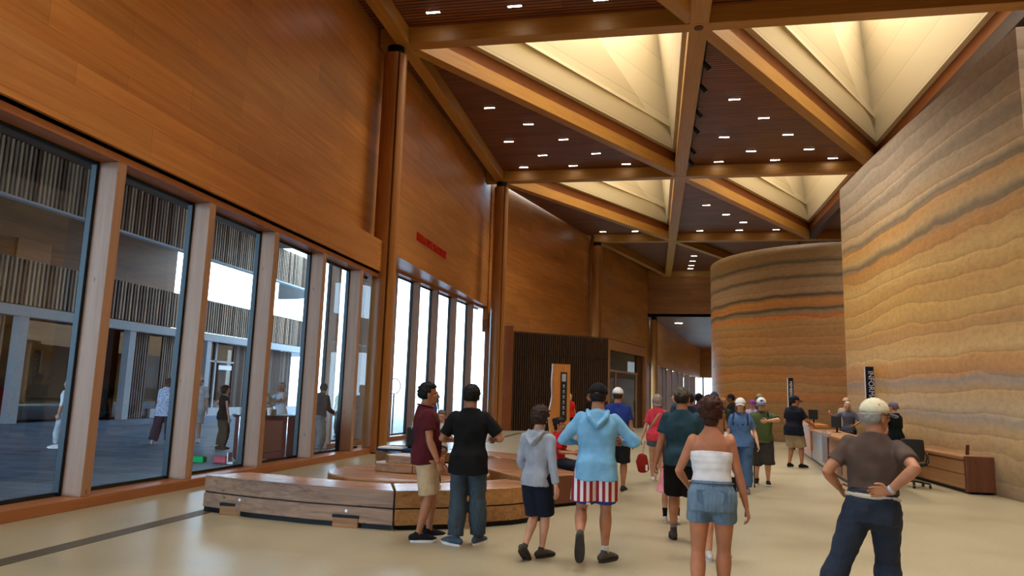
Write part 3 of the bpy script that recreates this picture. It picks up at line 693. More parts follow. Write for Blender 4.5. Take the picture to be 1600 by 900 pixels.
# right bench arc
pf = [(-3.35, 12.6), (-2.95, 12.05), (-2.6, 11.55), (-2.2, 11.0), (-1.8, 10.5)]
pb = [(-2.75, 13.7), (-2.2, 13.1), (-1.75, 12.5), (-1.35, 11.9), (-1.02, 11.45)]
root = bench_block(pf, pb, .05, .45, .22, 'timber_bench', 'curved rear bench section to the right, behind the child in grey', ('bench_wood_warm', 'bench_wood'))
b = MB(); b.prism([(-1.8, 10.5), (-1.02, 11.45), (-1.0, 11.46), (-1.78, 10.48)], .05, .45); keep_local(b.build('end_grain', 'burl'), root)
pf = [(-5.1, 13.9), (-4.5, 14.5), (-3.8, 14.7), (-3.1, 14.3), (-2.8, 13.75)]; pb = [(-5.7, 14.6), (-4.8, 15.3), (-3.6, 15.6), (-2.6, 15.0), (-2.2, 14.3)]
bench_block(pf, pb, .05, .42, .22, 'timber_bench', 'rear bench section seen past the maroon-shirted man, with the bag on it', ('bench_wood_warm', 'bench_wood'))
# blue seat pad and bag on the rear bench
b = MB(); b.box(-5.5, -4.3, 14.1, 15.0, .44, .50); tag(b.build('seat_mat', cloth((38, 70, 110)), bevel=.02), 'blue folded mat lying on the rear bench under the black bag', 'mat')
b = MB(); b.box(-5.4, -4.9, 13.95, 14.3, .50, .53); tag(b.build('paper_sheet', 'white'), 'white papers lying on the blue mat', 'paper')
bag = empty('handbag', (-4.75, 14.5, .505), radians(12)); tag(bag, 'black tote bag with pale handles standing on the rear bench', 'bag')
b = MB(); b.box(-.24, .24, -.11, .11, 0, .42); b.build('body', 'black_plastic', bag, bevel=.035)
for y in (-.1, .1):
    b = MB(); b.tube([(-.13, y, .38), (-.11, y, .52), (0, y, .58), (.11, y, .52), (.13, y, .38)], [.012] * 5, 8); b.build('handle', 'white', bag, smooth=True)

# ================================================================== RECEPTION
# long front counter: stretches of timber with live-edge gaps and steel between
dk = empty('reception_counter', (4.4, 18, 0)); tag(dk, 'long timber reception counter with live-edge slabs and a steel panel, right of centre', 'counter'); bpy.context.view_layer.update()
line = [(4.95, 27.0), (4.62, 23.5), (4.18, 19.3), (3.98, 16.4), (3.85, 14.9)]
def along(t):
    L = [(V(line[i + 1]) - V(line[i])).length for i in range(len(line) - 1)]; s = t * sum(L)
    for i, l in enumerate(L):
        if s <= l or i == len(L) - 1:
            a, b_ = V(line[i]), V(line[i + 1]); return a.lerp(b_, s / l), (b_ - a).normalized()
        s -= l
def panel(t0, t1, z0, z1, th, m, name, outn=0, wavy=0):
    b = MB(); K = 14; fr = []; bk = []
    for k in range(K + 1):
        p, d = along(t0 + (t1 - t0) * k / K); n = V((d.y, -d.x)) * 1  # towards the hall (-x)
        if n.x > 0: n = -n
        fr.append(p + n * outn); bk.append(p + n * (outn - th))
    vs = []; fs = []
    for k in range(K + 1):
        zt = z1 + (wavy * sin(k * 1.3) if wavy else 0)
        vs += [(fr[k].x, fr[k].y, z0), (fr[k].x, fr[k].y, zt), (bk[k].x, bk[k].y, zt), (bk[k].x, bk[k].y, z0)]
    for k in range(K):
        for j in range(4): fs.append((k * 4 + j, k * 4 + (j + 1) % 4, k * 4 + 4 + (j + 1) % 4, k * 4 + 4 + j))
    fs += [(0, 1, 2, 3), (K * 4 + 3, K * 4 + 2, K * 4 + 1, K * 4)]
    b.add(vs, fs); return keep_local(b.build(name, m), dk)
panel(0, 1, 0, .08, .5, 'black_metal', 'plinth', -.05)
panel(0, .34, .08, .98, .06, 'live_edge', 'front_panel'); panel(.34, .62, .08, .84, .06, 'steel_panel', 'steel_panel', -.02)
panel(.62, 1, .08, .86, .06, 'desk_wood', 'front_panel'); panel(.25, .36, .3, 1.02, .09, 'live_edge', 'live_edge_slab', .03, .05); panel(.6, .68, .2, .95, .09, 'burl', 'live_edge_slab', .03, .04)
panel(.78, .82, .12, .6, .08, 'burl', 'live_edge_slab', .015, .05)
panel(0, .36, .98, 1.04, .55, 'live_edge', 'counter_top', .08); panel(.34, 1, .86, .91, .75, 'desk_wood', 'counter_top', .05)
# monitors on the counter
def monitor(x, y, z, rz, label):
    r = empty('monitor', (x, y, z), rz); tag(r, label, 'monitor'); b = MB(); b.box(-.24, .24, -.015, .015, .12, .42); b.build('screen', 'black_plastic', r, bevel=.006)
    b = MB(); b.box(-.02, .02, .0, .03, 0, .2); b.build('stem', 'black_metal', r); b = MB(); b.box(-.1, .1, -.07, .07, 0, .012); b.build('foot', 'black_metal', r)
monitor(4.95, 24.4, 1.04, radians(-70), 'dark monitor on the counter beside the navy-shirted man')
monitor(4.75, 20.6, .91, radians(-75), 'dark monitor on the lower counter in front of the blonde woman')
# sign posts
def sign_post(x, y, z1, body, label, sub, rz, bw=.13):
    r = empty('sign_post', (x, y, 0), rz); tag(r, label, 'sign', 'lit vertical sign posts')
    b = MB(); b.box(-bw, bw, -.03, .03, .0, z1); b.build('blade', 'black_metal', r, bevel=.005)
    b = MB(); b.box(-bw - .03, -bw, -.04, .04, .0, z1); b.build('pale_edge', 'white', r)
    m = Matrix.Translation((0, -.034, z1 - .12)) @ Matrix(((0, 1, 0, 0), (0, 0, -1, 0), (-1, 0, 0, 0), (0, 0, 0, 1)))
    text_mesh(body, bw * 1.45, 'white', m, 'sign_text', r, .004)
    return r
sign_post(6.0, 21.9, 2.72, 'INFORMATION', 'black vertical sign reading INFORMATION against the right rammed earth wall', '', radians(-16))
sign_post(4.9, 27.75, 2.55, 'MEMBERSHIP', 'smaller farther black vertical sign in front of the curved rammed earth tower', '', radians(-10), .09)
# credenza along the wall
cr = empty('low_credenza', (6.2, 17.7, 0)); tag(cr, 'long low timber cabinet with drawers and burled end slab, along the right rammed earth wall', 'cabinet'); bpy.context.view_layer.update()
P, Q = (5.95, 15.75), (5.82, 21.4)
mt, L = face_local(Q, P)     # local x runs towards the viewer, -y... towards the wall
b = MB(); b.box(0, L - .0, -.5, -.02, .07, .64, None, mt); keep_local(b.build('body', 'desk_wood'), cr)
b = MB(); b.box(0.02, L - .05, -.45, -.08, 0, .07, None, mt); keep_local(b.build('plinth', 'black_metal'), cr)
b = MB(); b.box(-.02, L + .0, -.52, .02, .64, .70, None, mt); keep_local(b.build('top', 'desk_wood', bevel=.006), cr)
for k in range(3):
    for j, (z0, z1) in enumerate(((.09, .345), (.365, .62))):
        b = MB(); b.box(L - .02 - (k + 1) * 1.85, L - .04 - k * 1.85, -.02, .0, z0, z1, None, mt); keep_local(b.build('drawer', 'desk_wood', bevel=.003), cr)
b = MB(); b.box(L, L + .09, -.56, .03, .04, .72, None, mt); keep_local(b.build('burl_end_slab', 'burl', bevel=.02), cr)
b = MB(); b.box(-.03, .03, -.012, .012, 0, .2, None, Matrix.Translation((6.15, 16.15, .72)) @ Matrix.Rotation(.25, 4, 'X')); tag(b.build('tablet_stand', 'dark_ply'), 'small dark tablet standing upright on the near end of the long cabinet', 'tablet')
# boxes on the credenza
bk = empty('leaflet_box', (5.98, 19.9, .70), radians(80)); tag(bk, 'dark red wooden leaflet box on the long cabinet behind the chair', 'box')
b = MB(); b.box(-.3, .3, -.13, .13, 0, .03); b.box(-.3, .3, -.13, -.11, 0, .2); b.box(-.3, .3, .11, .13, 0, .24); b.box(-.3, -.28, -.13, .13, 0, .2); b.box(.28, .3, -.13, .13, 0, .2); b.build('tray', 'burl', bk)
b = MB()
for k in range(5): b.box(-.26 + k * .105, -.18 + k * .105, -.09, .09, .03, .26 + .015 * (k % 2))
b.build('leaflets', 'white', bk)
bk = empty('document_tray', (5.98, 21.0, .70), radians(80)); tag(bk, 'brown wooden tray at the far end of the long cabinet', 'tray'); b = MB(); b.box(-.28, .28, -.12, .12, 0, .03); b.box(-.28, .28, .1, .12, 0, .25); b.box(-.28, -.26, -.12, .12, 0, .22); b.box(.26, .28, -.12, .12, 0, .22); b.build('tray', 'sill_wood', bk)
# office chair
ch = empty('office_chair', (5.28, 16.6, 0), radians(165)); tag(ch, 'black swivel office chair with castors beside the long cabinet', 'chair')
b = MB()
for k in range(5):
    a = 2 * pi * k / 5 + .3; b.bar((0, 0, .12), (.31 * cos(a), .31 * sin(a), .085), .045, .03)
b.build('star_base', 'black_plastic', ch)
for k in range(5):
    a = 2 * pi * k / 5 + .3; x, y = .31 * cos(a), .31 * sin(a); b = MB(); b.tube([(x - .025, y, .033), (x + .025, y, .033)], [.032, .032], 12, round0=False, round1=False); b.box(x - .01, x + .01, y - .01, y + .01, .03, .09); b.build('castor', 'black_plastic', ch)
b = MB(); b.tube([(0, 0, .1), (0, 0, .42)], [.025, .025], 12); b.build('gas_lift', 'chrome', ch)
def padded(b, sx, sy, z0, z1, curve, flat=True):
    K = 8; vs = []; fs = []
    for top in (0, 1):
        for i in range(K + 1):
            for j in range(K + 1):
                u = -1 + 2 * i / K; v = -1 + 2 * j / K; rr = 1 - .07 * (u * u * v * v)
                vs.append((u * sx * rr, v * sy * rr, (z1 if top else z0) + curve * (u * u)))
    N = (K + 1) ** 2
    for i in range(K):
        for j in range(K):
            a = i * (K + 1) + j; fs += [(a, a + 1, a + K + 2, a + K + 1), (N + a, N + a + K + 1, N + a + K + 2, N + a + 1)]
    bd_ = [i * (K + 1) for i in range(K + 1)] + [K * (K + 1) + j for j in range(1, K + 1)] + [i * (K + 1) + K for i in range(K - 1, -1, -1)] + [j for j in range(K - 1, 0, -1)]
    for a, c in zip(bd_, bd_[1:] + bd_[:1]): fs.append((a, c, N + c, N + a))
    b.add(vs, fs)
b = MB(); padded(b, .24, .23, .42, .49, .015); b.build('seat', 'black_plastic', ch, smooth=False, bevel=.01)
b = MB(); padded(b, .22, .23, 0, .04, .03); o = b.build('backrest', 'black_plastic', ch, bevel=.01); o.rotation_euler = (radians(84), 0, 0); o.location = (0, .25, .75)
b = MB(); b.tube([(0, .12, .43), (0, .24, .47), (0, .27, .7)], [.02] * 3, 10); b.build('back_strut', 'black_plastic', ch)
for s in (-1, 1):
    b = MB(); b.tube([(s * .24, .12, .45), (s * .29, .1, .52), (s * .28, .1, .68), (s * .28, -.12, .69), (s * .28, -.16, .6), (s * .24, -.1, .45)], [.013] * 6, 8); b.build('armrest', 'black_plastic', ch, smooth=True)

# ================================================================== COURTYARD THINGS
# serving cart just outside the fourth pane
ct = empty('planter_cart', (-8.62, 15.1, 0), radians(35)); tag(ct, 'dark red cart with bright steel rods outside the fourth window bay', 'cart')
b = MB(); b.box(-.55, .75, -.35, .35, .08, .98); b.build('body', 'dark_red', ct, bevel=.01)
b = MB(); b.box(-.62, .82, -.4, .4, .98, 1.03); b.build('top', 'black_plastic', ct, bevel=.01)
for s in (-.5, -.1, .5):
    b = MB(); b.tube([(s, -.42, .0), (s, -.42, 1.0)], [.018, .018], 10); b.build('steel_rod', 'chrome', ct, smooth=True)
for s in (-.45, .65):
    b = MB(); b.box(s - .04, s + .04, -.3, .3, 0, .08); b.build('foot', 'black_metal', ct)
cup = empty('white_cup', (-9.95, 15.35, 1.03)); b = MB(); b.tube([(0, 0, 0), (0, 0, .16)], [.04, .06], 14, round0=False, round1=False); b.build('cup', 'white', cup)
for k in range(12):
    c = cup if k == 0 else copy_tree(cup); q_ = Matrix.Translation((-8.62, 15.1, 0)) @ Matrix.Rotation(radians(35), 4, 'Z') @ V((-.52 + .125 * (k % 6), -.28 + .13 * (k // 6), 1.03)); c.location = q_
    tag(c, 'white cup in the row standing on the cart outside', 'cup', 'white cups on the cart')
b = MB(); b.tube([(-8.68, 15.25, 1.03), (-8.68, 15.25, 1.15)], [.26, .26], 24, round0=False, round1=False); b.tube([(-8.68, 15.25, 1.15), (-8.68, 15.25, 1.24), (-8.68, 15.25, 1.3)], [.19, .17, .1], 24, round0=False)
b.tube([(-8.68, 15.25, 1.3), (-8.68, 15.25, 1.42)], [.14, .12], 20, round0=False); tag(b.build('tiered_stand', 'pale_ground', smooth=False), 'pale stacked hats on the cart behind the row of white cups', 'hats')
# coloured toy boxes on the ground
for (x, y, m, lab, nm) in ((-9.75, 14.55, (40, 190, 110), 'bright green cooler block lying on the courtyard paving', 'green_box'), (-9.30, 14.7, (210, 90, 110), 'small pink box beside the green one on the courtyard paving', 'pink_box')):
    b = MB(); b.box(x - .15, x + .15, y - .08, y + .08, -.02, .09); b.box(x - .13, x + .13, y - .07, y + .07, .09, .11); tag(b.build(nm, cloth(m), bevel=.015), lab, 'box')
b = MB(); b.box(-9.05, -8.9, 14.5, 14.65, -.02, .02); b.box(-9.05, -9.02, 14.5, 14.65, 0, .22, None, Matrix.Translation((0, 0, 0))); tag(b.build('folded_sign', 'white'), 'small folded white card on the courtyard paving by the dark trousers', 'card')
# suitcase
sc_ = empty('suitcase', (-20.2, 28.1, 0), .3); tag(sc_, 'dark suitcase standing beside the person in white across the courtyard', 'suitcase'); b = MB(); b.box(-.28, .28, -.15, .15, -.02, .75); b.build('shell', 'black_plastic', sc_, bevel=.05)
b = MB(); b.tube([(-.12, .12, .7), (-.12, .12, 1.05), (.12, .12, 1.05), (.12, .12, .7)], [.012] * 4, 8); b.build('handle', 'black_metal', sc_)
# ================================================================== PEOPLE
def skin(c): return cloth(c, .55, 'skin')
SK1, SK2, SK3 = (176, 122, 92), (206, 156, 128), (134, 88, 62)
def remesh(b, voxel, smooth=2, fac=.5):
    me = bpy.data.meshes.new('tmp'); me.from_pydata([tuple(v) for v in b.v], [], b.f); me.update()
    o = bpy.data.objects.new('tmp', me); COL.objects.link(o)
    r = o.modifiers.new('r', 'REMESH'); r.mode = 'VOXEL'; r.voxel_size = voxel
    if smooth: s = o.modifiers.new('s', 'SMOOTH'); s.iterations = smooth; s.factor = fac
    dg = bpy.context.evaluated_depsgraph_get(); dg.update()
    m2 = bpy.data.meshes.new_from_object(o.evaluated_get(dg)); bpy.data.objects.remove(o); bpy.data.meshes.remove(me)
    return m2
def merge(meshes, name):
    vs = []; fs = []
    for m in meshes:
        k = len(vs); vs += [v.co[:] for v in m.vertices]; fs += [tuple(i + k for i in p.vertices) for p in m.polygons]; bpy.data.meshes.remove(m)
    me = bpy.data.meshes.new(name); me.from_pydata(vs, [], fs); me.update(); return me
def put(me, name, mat, parent, scale, wr=None):
    if wr:
        amp, sx, sz, seed = wr; me.update()
        co = [v.co.copy() for v in me.vertices]; no = [v.normal.copy() for v in me.vertices]
        for v, c, n in zip(me.vertices, co, no):
            q = V((c.x * sx + seed, c.y * sx, c.z * sz)); f = noise.noise(q) + .5 * noise.noise(q * 2.1)
            v.co = c + n * (amp * (f - .1))
    me.transform(Matrix.Scale(scale, 4)); me.polygons.foreach_set('use_smooth', [True] * len(me.polygons)); me.name = name
    me.materials.clear(); me.materials.append(mat if not isinstance(mat, str) else MATS[mat]); me.update()
    o = bpy.data.objects.new(name, me); COL.objects.link(o); o.parent = parent; return o
def ik(a, c, l1, l2, pole):
    a = V(a); c = V(c); d = c - a; L = d.length; mx = (l1 + l2) * .999
    if L > mx: c = a + d * (mx / L); L = mx; d = c - a
    L = max(L, abs(l1 - l2) + .01); u = d.normalized(); x = (l1 * l1 - l2 * l2 + L * L) / (2 * L); h = sqrt(max(0, l1 * l1 - x * x))
    p = V(pole); p = p - u * p.dot(u)
    p = p.normalized() if p.length > 1e-4 else V((0, 1, 0)); return a + u * x + p * h, c
def prof(pts, t):
    for (a, x), (b_, y) in zip(pts, pts[1:]):
        if t <= b_: return x + (y - x) * (t - a) / (b_ - a)
    return pts[-1][1]
LEG = [(0, .088), (.5, .074), (.9, .056), (1, .053), (1.28, .062), (1.6, .046), (1.9, .034), (2, .036)]
ARM = [(0, .052), (.5, .044), (.95, .036), (1, .037), (1.25, .040), (1.7, .031), (2, .024)]
def limb(a, m, c, t0, t1, P, add=0.0, mul=1.0, n=12, step=.12, flare=0):
    pts = []; rad = []; k = max(2, int((t1 - t0) / step)); 
    for i in range(k + 1):
        t = t0 + (t1 - t0) * i / k; p = a.lerp(m, t) if t <= 1 else m.lerp(c, t - 1); pts.append(p)
        r = prof(P, t) * mul + add + flare * max(0, t - t0) / max(.01, (t1 - t0)); rad.append(r)
    return pts, rad
def person(px, py, H, face, label, skin_c=SK1, top=None, bottom=None, shoes=None, hair=None, hat=None, pose=None, fem=False, bulk=1.0, lod=1, extra=None, group=None):
    """face: heading in degrees, 0 = looking away down the hall (+y), positive turns to the left"""
    po = dict(feet=[(-.10, 0, .0, 6, 0), (.10, 0, .0, -6, 0)], pelvis=(0, 0, .93), lean=0, side=0, twist=0, hands=[(-.27, .04, .80), (.27, .04, .80)], poles=[(-.25, -1, 0), (.25, -1, 0)], head=(0, 0), curl=(.5, .5), knee=[(-.08, 1, 0), (.08, 1, 0)], hroll=(0, 0), palm=None)
    po.update(pose or {})
    k = H / 1.75; root = empty('person', (px, py, po.get('base', 0)), radians(face)); tag(root, label, 'person', group)
    vb, vc, vh, vf = [(.009, .010, .0055, .0045), (.012, .013, .008, .007), (.018, .018, .012, .011)][lod]
    pel = V(po['pelvis']); ln, sd, tw = radians(po['lean']), radians(po['side']), radians(po['twist'])
    Rt = Matrix.Rotation(sd, 3, 'Y') @ Matrix.Rotation(-ln, 3, 'X'); Rs = Rt @ Matrix.Rotation(tw, 3, 'Z'); Rm = Rt @ Matrix.Rotation(tw * .5, 3, 'Z')
    up = Rt @ V((0, 0, 1)); fw = Rt @ V((0, 1, 0))
    def T(z, y=0, x=0): 
        R = Rs if z > .3 else Rm if z > .12 else Rt; return pel + up * z + R @ V((x, y, 0))
    sw = (.145 if fem else .164); hw = 1.06 if fem else 1.0
    uv = Rm @ V((1, 0, 0))
    sec = [(-.13, .13, .095, -.006), (-.06, .160 * hw, .112, -.014), (.02, .162 * hw, .112, -.012), (.10, .142, .098, 0), (.17, .130 if fem else .142, .092, .004), (.27, .146 if fem else .158, .108, .006), (.36, .158 if fem else .176, .112, .008 if not fem else .016), (.42, .150 if fem else .172, .100, 0), (.465, .120 if fem else .138, .084, -.008), (.505, .088, .070, -.010), (.55, .058, .060, .0)]
    def torso(b, z0, z1, add, mul=1.0, belly=0, flare=0, round_top=False, n=22):
        cl = add > .005; zs = sorted(set([z0, z1] + [s[0] for s in sec if z0 < s[0] < z1])); P = []; R = []
        for z in zs:
            zz = max(z, -.05) if cl else z; rx = prof([(s[0], s[1]) for s in sec], zz); ry = prof([(s[0], s[2]) for s in sec], zz); yo = prof([(s[0], s[3]) for s in sec], z)
            bl = belly * math.exp(-((z - .12) / .12) ** 2); bk = bulk if z < .45 else 1 + (bulk - 1) * .4
            fl = flare * max(0, (.15 - z)) / .3
            P.append(T(z, yo + bl * .6)); R.append((rx * bk * mul + add + bl * .3 + fl, ry * bk * mul + add + bl * .7 + fl))
        b.tube(P, R, n, u=uv, round0=z0 < -.1 and add < .005, round1=round_top, power=2.35)
    sh = [T(.440, -.005, -sw), T(.440, -.005, sw)]; hip = [pel + Rt @ V((-.088 * hw, 0, -.03)), pel + Rt @ V((.088 * hw, 0, -.03))]
    def frame_hand(q): return pel + Rt @ (V(q) - V((0, 0, .93))) if po.get('hand_rel') else V(q)
    arms = []; legs = []
    for s in (0, 1):
        arms.append((sh[s],) + ik(sh[s], frame_hand(po['hands'][s]), .285, .255, po['poles'][s]))
        fx, fy, fz, fya, fp = po['feet'][s]; an = V((fx, fy, fz + .085 + .05 * sin(radians(max(0, fp)))))
        legs.append((hip[s],) + ik(hip[s], an, .425, .405, po['knee'][s]))
    # ---- body
    b = MB(); torso(b, -.07, .55, -.012, round_top=True)
    nk0 = T(.50, -.012); hy, hp = po['head']; Rh = Matrix.Rotation(radians(face * 0 + hy), 3, 'Z') @ Matrix.Rotation(radians(hp), 3, 'X')
    if abs(po['lean']) > 25: Rh = Rt @ Rh
    nk1 = T(.590, .016); hc = nk1 + V((0, 0, .076)) + Rh @ V((0, .012, 0)) if abs(po['lean']) <= 25 else nk1 + up * .085
    nr = .052 if fem else .063
    b.tube([nk0, nk1, nk1.lerp(hc, .35)], [nr + .006, nr, nr - .004], 14)
    for s in (0, 1):
        A = arms[s]; d = MB()
        b.ell(A[0] + V((0, 0, -.014)), (.052, .056, .056)); p, r = limb(*A, 0, 2, ARM, mul=(.88 if fem else 1.05) * (1 + (bulk - 1) * .5)); b.tube(p, r, 12)
        Lg = legs[s]; p, r = limb(*Lg, 0, 2, LEG, mul=(1.02 if fem else 1) * (1 + (bulk - 1) * .35)); b.tube(p, r, 14)
        kd = (Lg[2] - Lg[1]).normalized(); b.ell(Lg[1].lerp(Lg[2], .3) - V(po['knee'][s]).normalized() * .018, (.040, .042, .09))
    ms = [remesh(b, vb, 3)]
    # head
    Mh = Matrix.Translation(hc) @ Rh.to_4x4() @ Matrix.Scale(1.09, 4)
    b = MB(); E = lambda c, r, **q: b.ell(c, r, mat=Mh, **q)
    E((0, -.012, .028), (.074, .092, .085)); E((0, .022, -.030), (.057, .066, .078)); E((0, .055, -.088), (.028, .026, .022)); E((0, .03, -.075), (.047, .05, .035))
    E((0, .076, .024), (.05, .016, .012)); E((-.034, .066, -.018), (.022, .02, .018)); E((.034, .066, -.018), (.022, .02, .018))
    b.tube([Mh @ V((0, .082, .022)), Mh @ V((0, .098, -.004)), Mh @ V((0, .108, -.024))], [.009, .010, .013], 10); E((0, .098, -.03), (.018, .012, .009))
    for s in (-1, 1): E((s * .074, -.006, -.012), (.011, .020, .032)); E((s * .076, -.014, .0), (.012, .014, .018))
    E((0, .086, -.062), (.026, .011, .006)); E((0, .083, -.07), (.022, .011, .007))
    b.tube([Mh @ V((0, -.03, -.03)), nk1.lerp(nk0, .3)], [.052, .05], 12)
    ms.append(remesh(b, vh, 1))
    # hands
    for s in (0, 1):
        A = arms[s]; w = A[2]; fd = (A[2] - A[1]).normalized(); sg = -1 if s == 0 else 1
        hp_ = po['palm'][s] if po['palm'] and po['palm'][s] else None   # finger direction, palm normal
        if hp_: fdir = V(hp_[0]).normalized(); pn = V(hp_[1])
        else: fdir = fd; pn = V((-sg, .15, 0))
        pn = (pn - fdir * pn.dot(fdir)).normalized(); side = fdir.cross(pn)          # across the palm
        thumb_side = side if side.dot(V((0, 1, .3)) if not hp_ else (V(hp_[2]) if len(hp_) > 2 else V((0, 1, .3)))) > 0 else -side
        b = MB(); b.tube([w - fdir * .03, w + fdir * .01, w + fdir * .05, w + fdir * .088], [(.024, .020), (.028, .017), (.040, .015), (.040, .013)], 12, u=thumb_side)
        cu = po['curl'][s]
        for i, (o_, L) in enumerate(((.031, .072), (.0105, .080), (-.010, .074), (-.030, .058))):
            p = w + fdir * (.082 - abs(i - 1.2) * .004) + thumb_side * o_; P = [p - fdir * .015, p]; a = .15 + cu * .35; spread = thumb_side * (o_ * 1.2)
            for j, fr in enumerate((.45, .30, .25)):
                d_ = (fdir * cos(a) + pn * sin(a) + spread * (1 - cu) * .8).normalized(); p = p + d_ * L * fr; P.append(p); a += cu * 1.0
            b.tube(P, [.0090, .0088, .0080, .0074, .0064], 8, round0=False)
        t0 = w + fdir * .02 + thumb_side * .026 + pn * .004; t1 = t0 + (fdir * .6 + thumb_side * .75 + pn * .25).normalized() * .036; t2 = t1 + (fdir * .95 + thumb_side * (.45 - cu * .4) + pn * (.2 + cu * .5)).normalized() * .030; t3 = t2 + (fdir * .95 - thumb_side * .1 * cu + pn * (.1 + cu * .5)).normalized() * .024
        b.tube([t0 - thumb_side * .012, t0, t1, t2, t3], [.012, .0135, .0115, .0098, .0080], 8)
        ms.append(remesh(b, vf, 1))
    put(merge(ms, 'body'), 'body', skin(skin_c), root, k)
    def hobj(b, name, mat, smooth=True): 
        b.v = [tuple(V(v) * k) for v in b.v]; return b.build(name, mat, root, smooth=smooth)
    # face details
    if lod < 2 or po.get('face'):
        for s in (-1, 1):
            b = MB(); b.ell((s * .031, .0805, .002), (.0125, .0095, .0085), 'white', 10, 8, Mh); b.ell((s * .031, .0885, .002), (.005, .003, .005), 'black_plastic', 8, 6, Mh); hobj(b, 'eye', None)
            b = MB(); b.ell((s * .033, .087, .022), (.019, .006, .0045), None, 8, 6, Mh); hobj(b, 'eyebrow', cloth(hair[1] if hair and hair[0] != 'bald' else (60, 44, 34)))
        b = MB(); b.ell((0, .0915, -.065), (.021, .008, .0065), None, 10, 6, Mh); hobj(b, 'lips', cloth(tuple(int(c * q) for c, q in zip(skin_c, (.92, .68, .66)))))
    # ---- hair
    if hair and hair[0] != 'none':
        st, hcx = hair[0], hair[1]; b = MB(); low = {'short': -.86, 'buzz': -.80, 'curly': -.96, 'long': -.96, 'bun': -.86, 'bob': -1.0, 'bald': -.7}[st]; ct = dict(short=.019, buzz=.007, curly=.038, long=.018, bun=.026, bob=.022, bald=.006)[st]
        curl = st == 'curly'
        def hf(d):
            ang = math.atan2(d.y, abs(d.x)); facezone = d.y > .25 and d.z < (.56 if st != 'curly' else .45) - .25 * (1 - d.y)
            ear = abs(d.x) > .55 and d.z < -.05 and d.y > -.12 and st not in ('long', 'bob')
            if hat and d.z > .06: return .92
            if facezone or ear or d.z < low or (st == 'bald' and d.z > .45): return .80
            lim = (.56 if st != 'curly' else .45) - .25 * (1 - d.y); fade = 1.0
            if d.y > .15: fade = min(1, .25 + max(0, d.z - lim) / .22)
            fade = min(fade, max(.25, (d.z - low) / .35))
            q = d * (9 if curl else 5) + V((px, py, 3)); t = ct * (1.15 if d.z > .4 else 1) ; t *= .75 + .5 * noise.noise(q) + (.35 * noise.noise(q * 3) if curl else .15 * noise.noise(V((d.x * 30, d.y * 30, d.z * 4))))
            return 1 + max(.004, t * fade) / .082
        cz = .022 if st not in ('bob', 'long') else .012
        b.ell((0, -.010, cz), (.077, .097, .090 if st != 'bob' else .1), None, 56, 40, Mh, fn=hf)
        if st == 'bun': b.ell((0, -.118, .062), (.042, .038, .042), None, 20, 14, Mh, fn=lambda d: 1 + .14 * noise.noise(d * 4)); b.ell((0, -.05, -.06), (.06, .05, .05), None, 16, 10, Mh)
        if st in ('long', 'bob'):
            Lh = hair[2] if len(hair) > 2 else .28
            P = [Mh @ V((0, -.062, .02)), Mh @ V((0, -.085, -.06))]; P += [P[-1] + V((0, -.02, -Lh * .5)), P[-1] + V((0, -.02, -Lh))]
            b.tube(P, [(.07, .035), (.078, .034), (.082, .028), (.045, .016)], 16, u=Rh @ V((1, 0, 0)))
            for s in (-1, 1): b.tube([Mh @ V((s * .066, -.0, .03)), Mh @ V((s * .076, .0, -.05)), Mh @ V((s * .072, .015, -.12))], [(.016, .03), (.014, .03), (.01, .018)], 10)
        hobj(b, 'hair', cloth(hcx, .7, 'hair'))
    if hat:
        st, c1, c2 = hat[:3]; b = MB(); back = -1 if len(hat) > 3 and hat[3] else 1
        def cf(d): return 1.0 if d.z > -.12 else .84
        if st == 'cap':
            b.ell((0, -.008, .034), (.088, .106, .096), None, 28, 18, Mh, fn=lambda d: (1.0 + .01 * cos(6 * math.atan2(d.y, d.x))) if d.z > -.10 else .82); b.ell((0, -.008, .128), (.008, .008, .005), None, 8, 6, Mh)
            cp = hobj(b, 'cap', cloth(c1) if not isinstance(c1, str) else MATS[c1])
            b = MB(); vs = []; K = 12
            for zz in (0, -.006):
                for i in range(K + 1):
                    a = radians(28 + 124 * i / K); 
                    for r_, dz in ((.9, 0), (1.0, 0)):
                        pass
            for zz in (0, -.006):
                for i in range(K + 1):
                    t = -1 + 2 * i / K; x = t * .074; yi = .088 * sqrt(max(0, 1 - (x / .088) ** 2)) ; yo = .100 + .075 * sqrt(max(0, 1 - t * t)); zc = .028 - .022 * t * t
                    vs.append(Mh @ V((x, back * yi, zc + zz))); vs.append(Mh @ V((x, back * max(yo, yi), zc - .014 + zz)))
            N = 2 * (K + 1); fs = []
            for i in range(K): a = 2 * i; fs += [(a, a + 1, a + 3, a + 2), (N + a, N + a + 2, N + a + 3, N + a + 1), (a + 1, N + a + 1, N + a + 3, a + 3)]
            b.add(vs, fs); br = hobj(b, 'brim', cloth(c2)); br.parent = cp
            if back == 1 and len(hat) > 4: 
                b = MB(); b.ell((0, -.096, .035), (.028, .014, .016), None, 12, 8, Mh); q = hobj(b, 'cap_opening', skin(skin_c)); q.parent = cp
            if len(hat) > 5:
                b = MB(); b.ell((0, .088, .072), (.03, .01, .02), None, 12, 8, Mh); q = hobj(b, 'cap_badge', cloth(hat[5])); q.parent = cp
        elif st == 'hat':
            b.ell((0, -.008, .045), (.086, .104, .088), None, 24, 16, Mh, fn=lambda d: 1 if d.z > -.2 else .85)
            b.tube([Mh @ V((0, 0, .028)), Mh @ V((0, 0, .036))], [(.165, .175), (.15, .16)], 28, round0=False, round1=False); hobj(b, 'hat', cloth(c1))
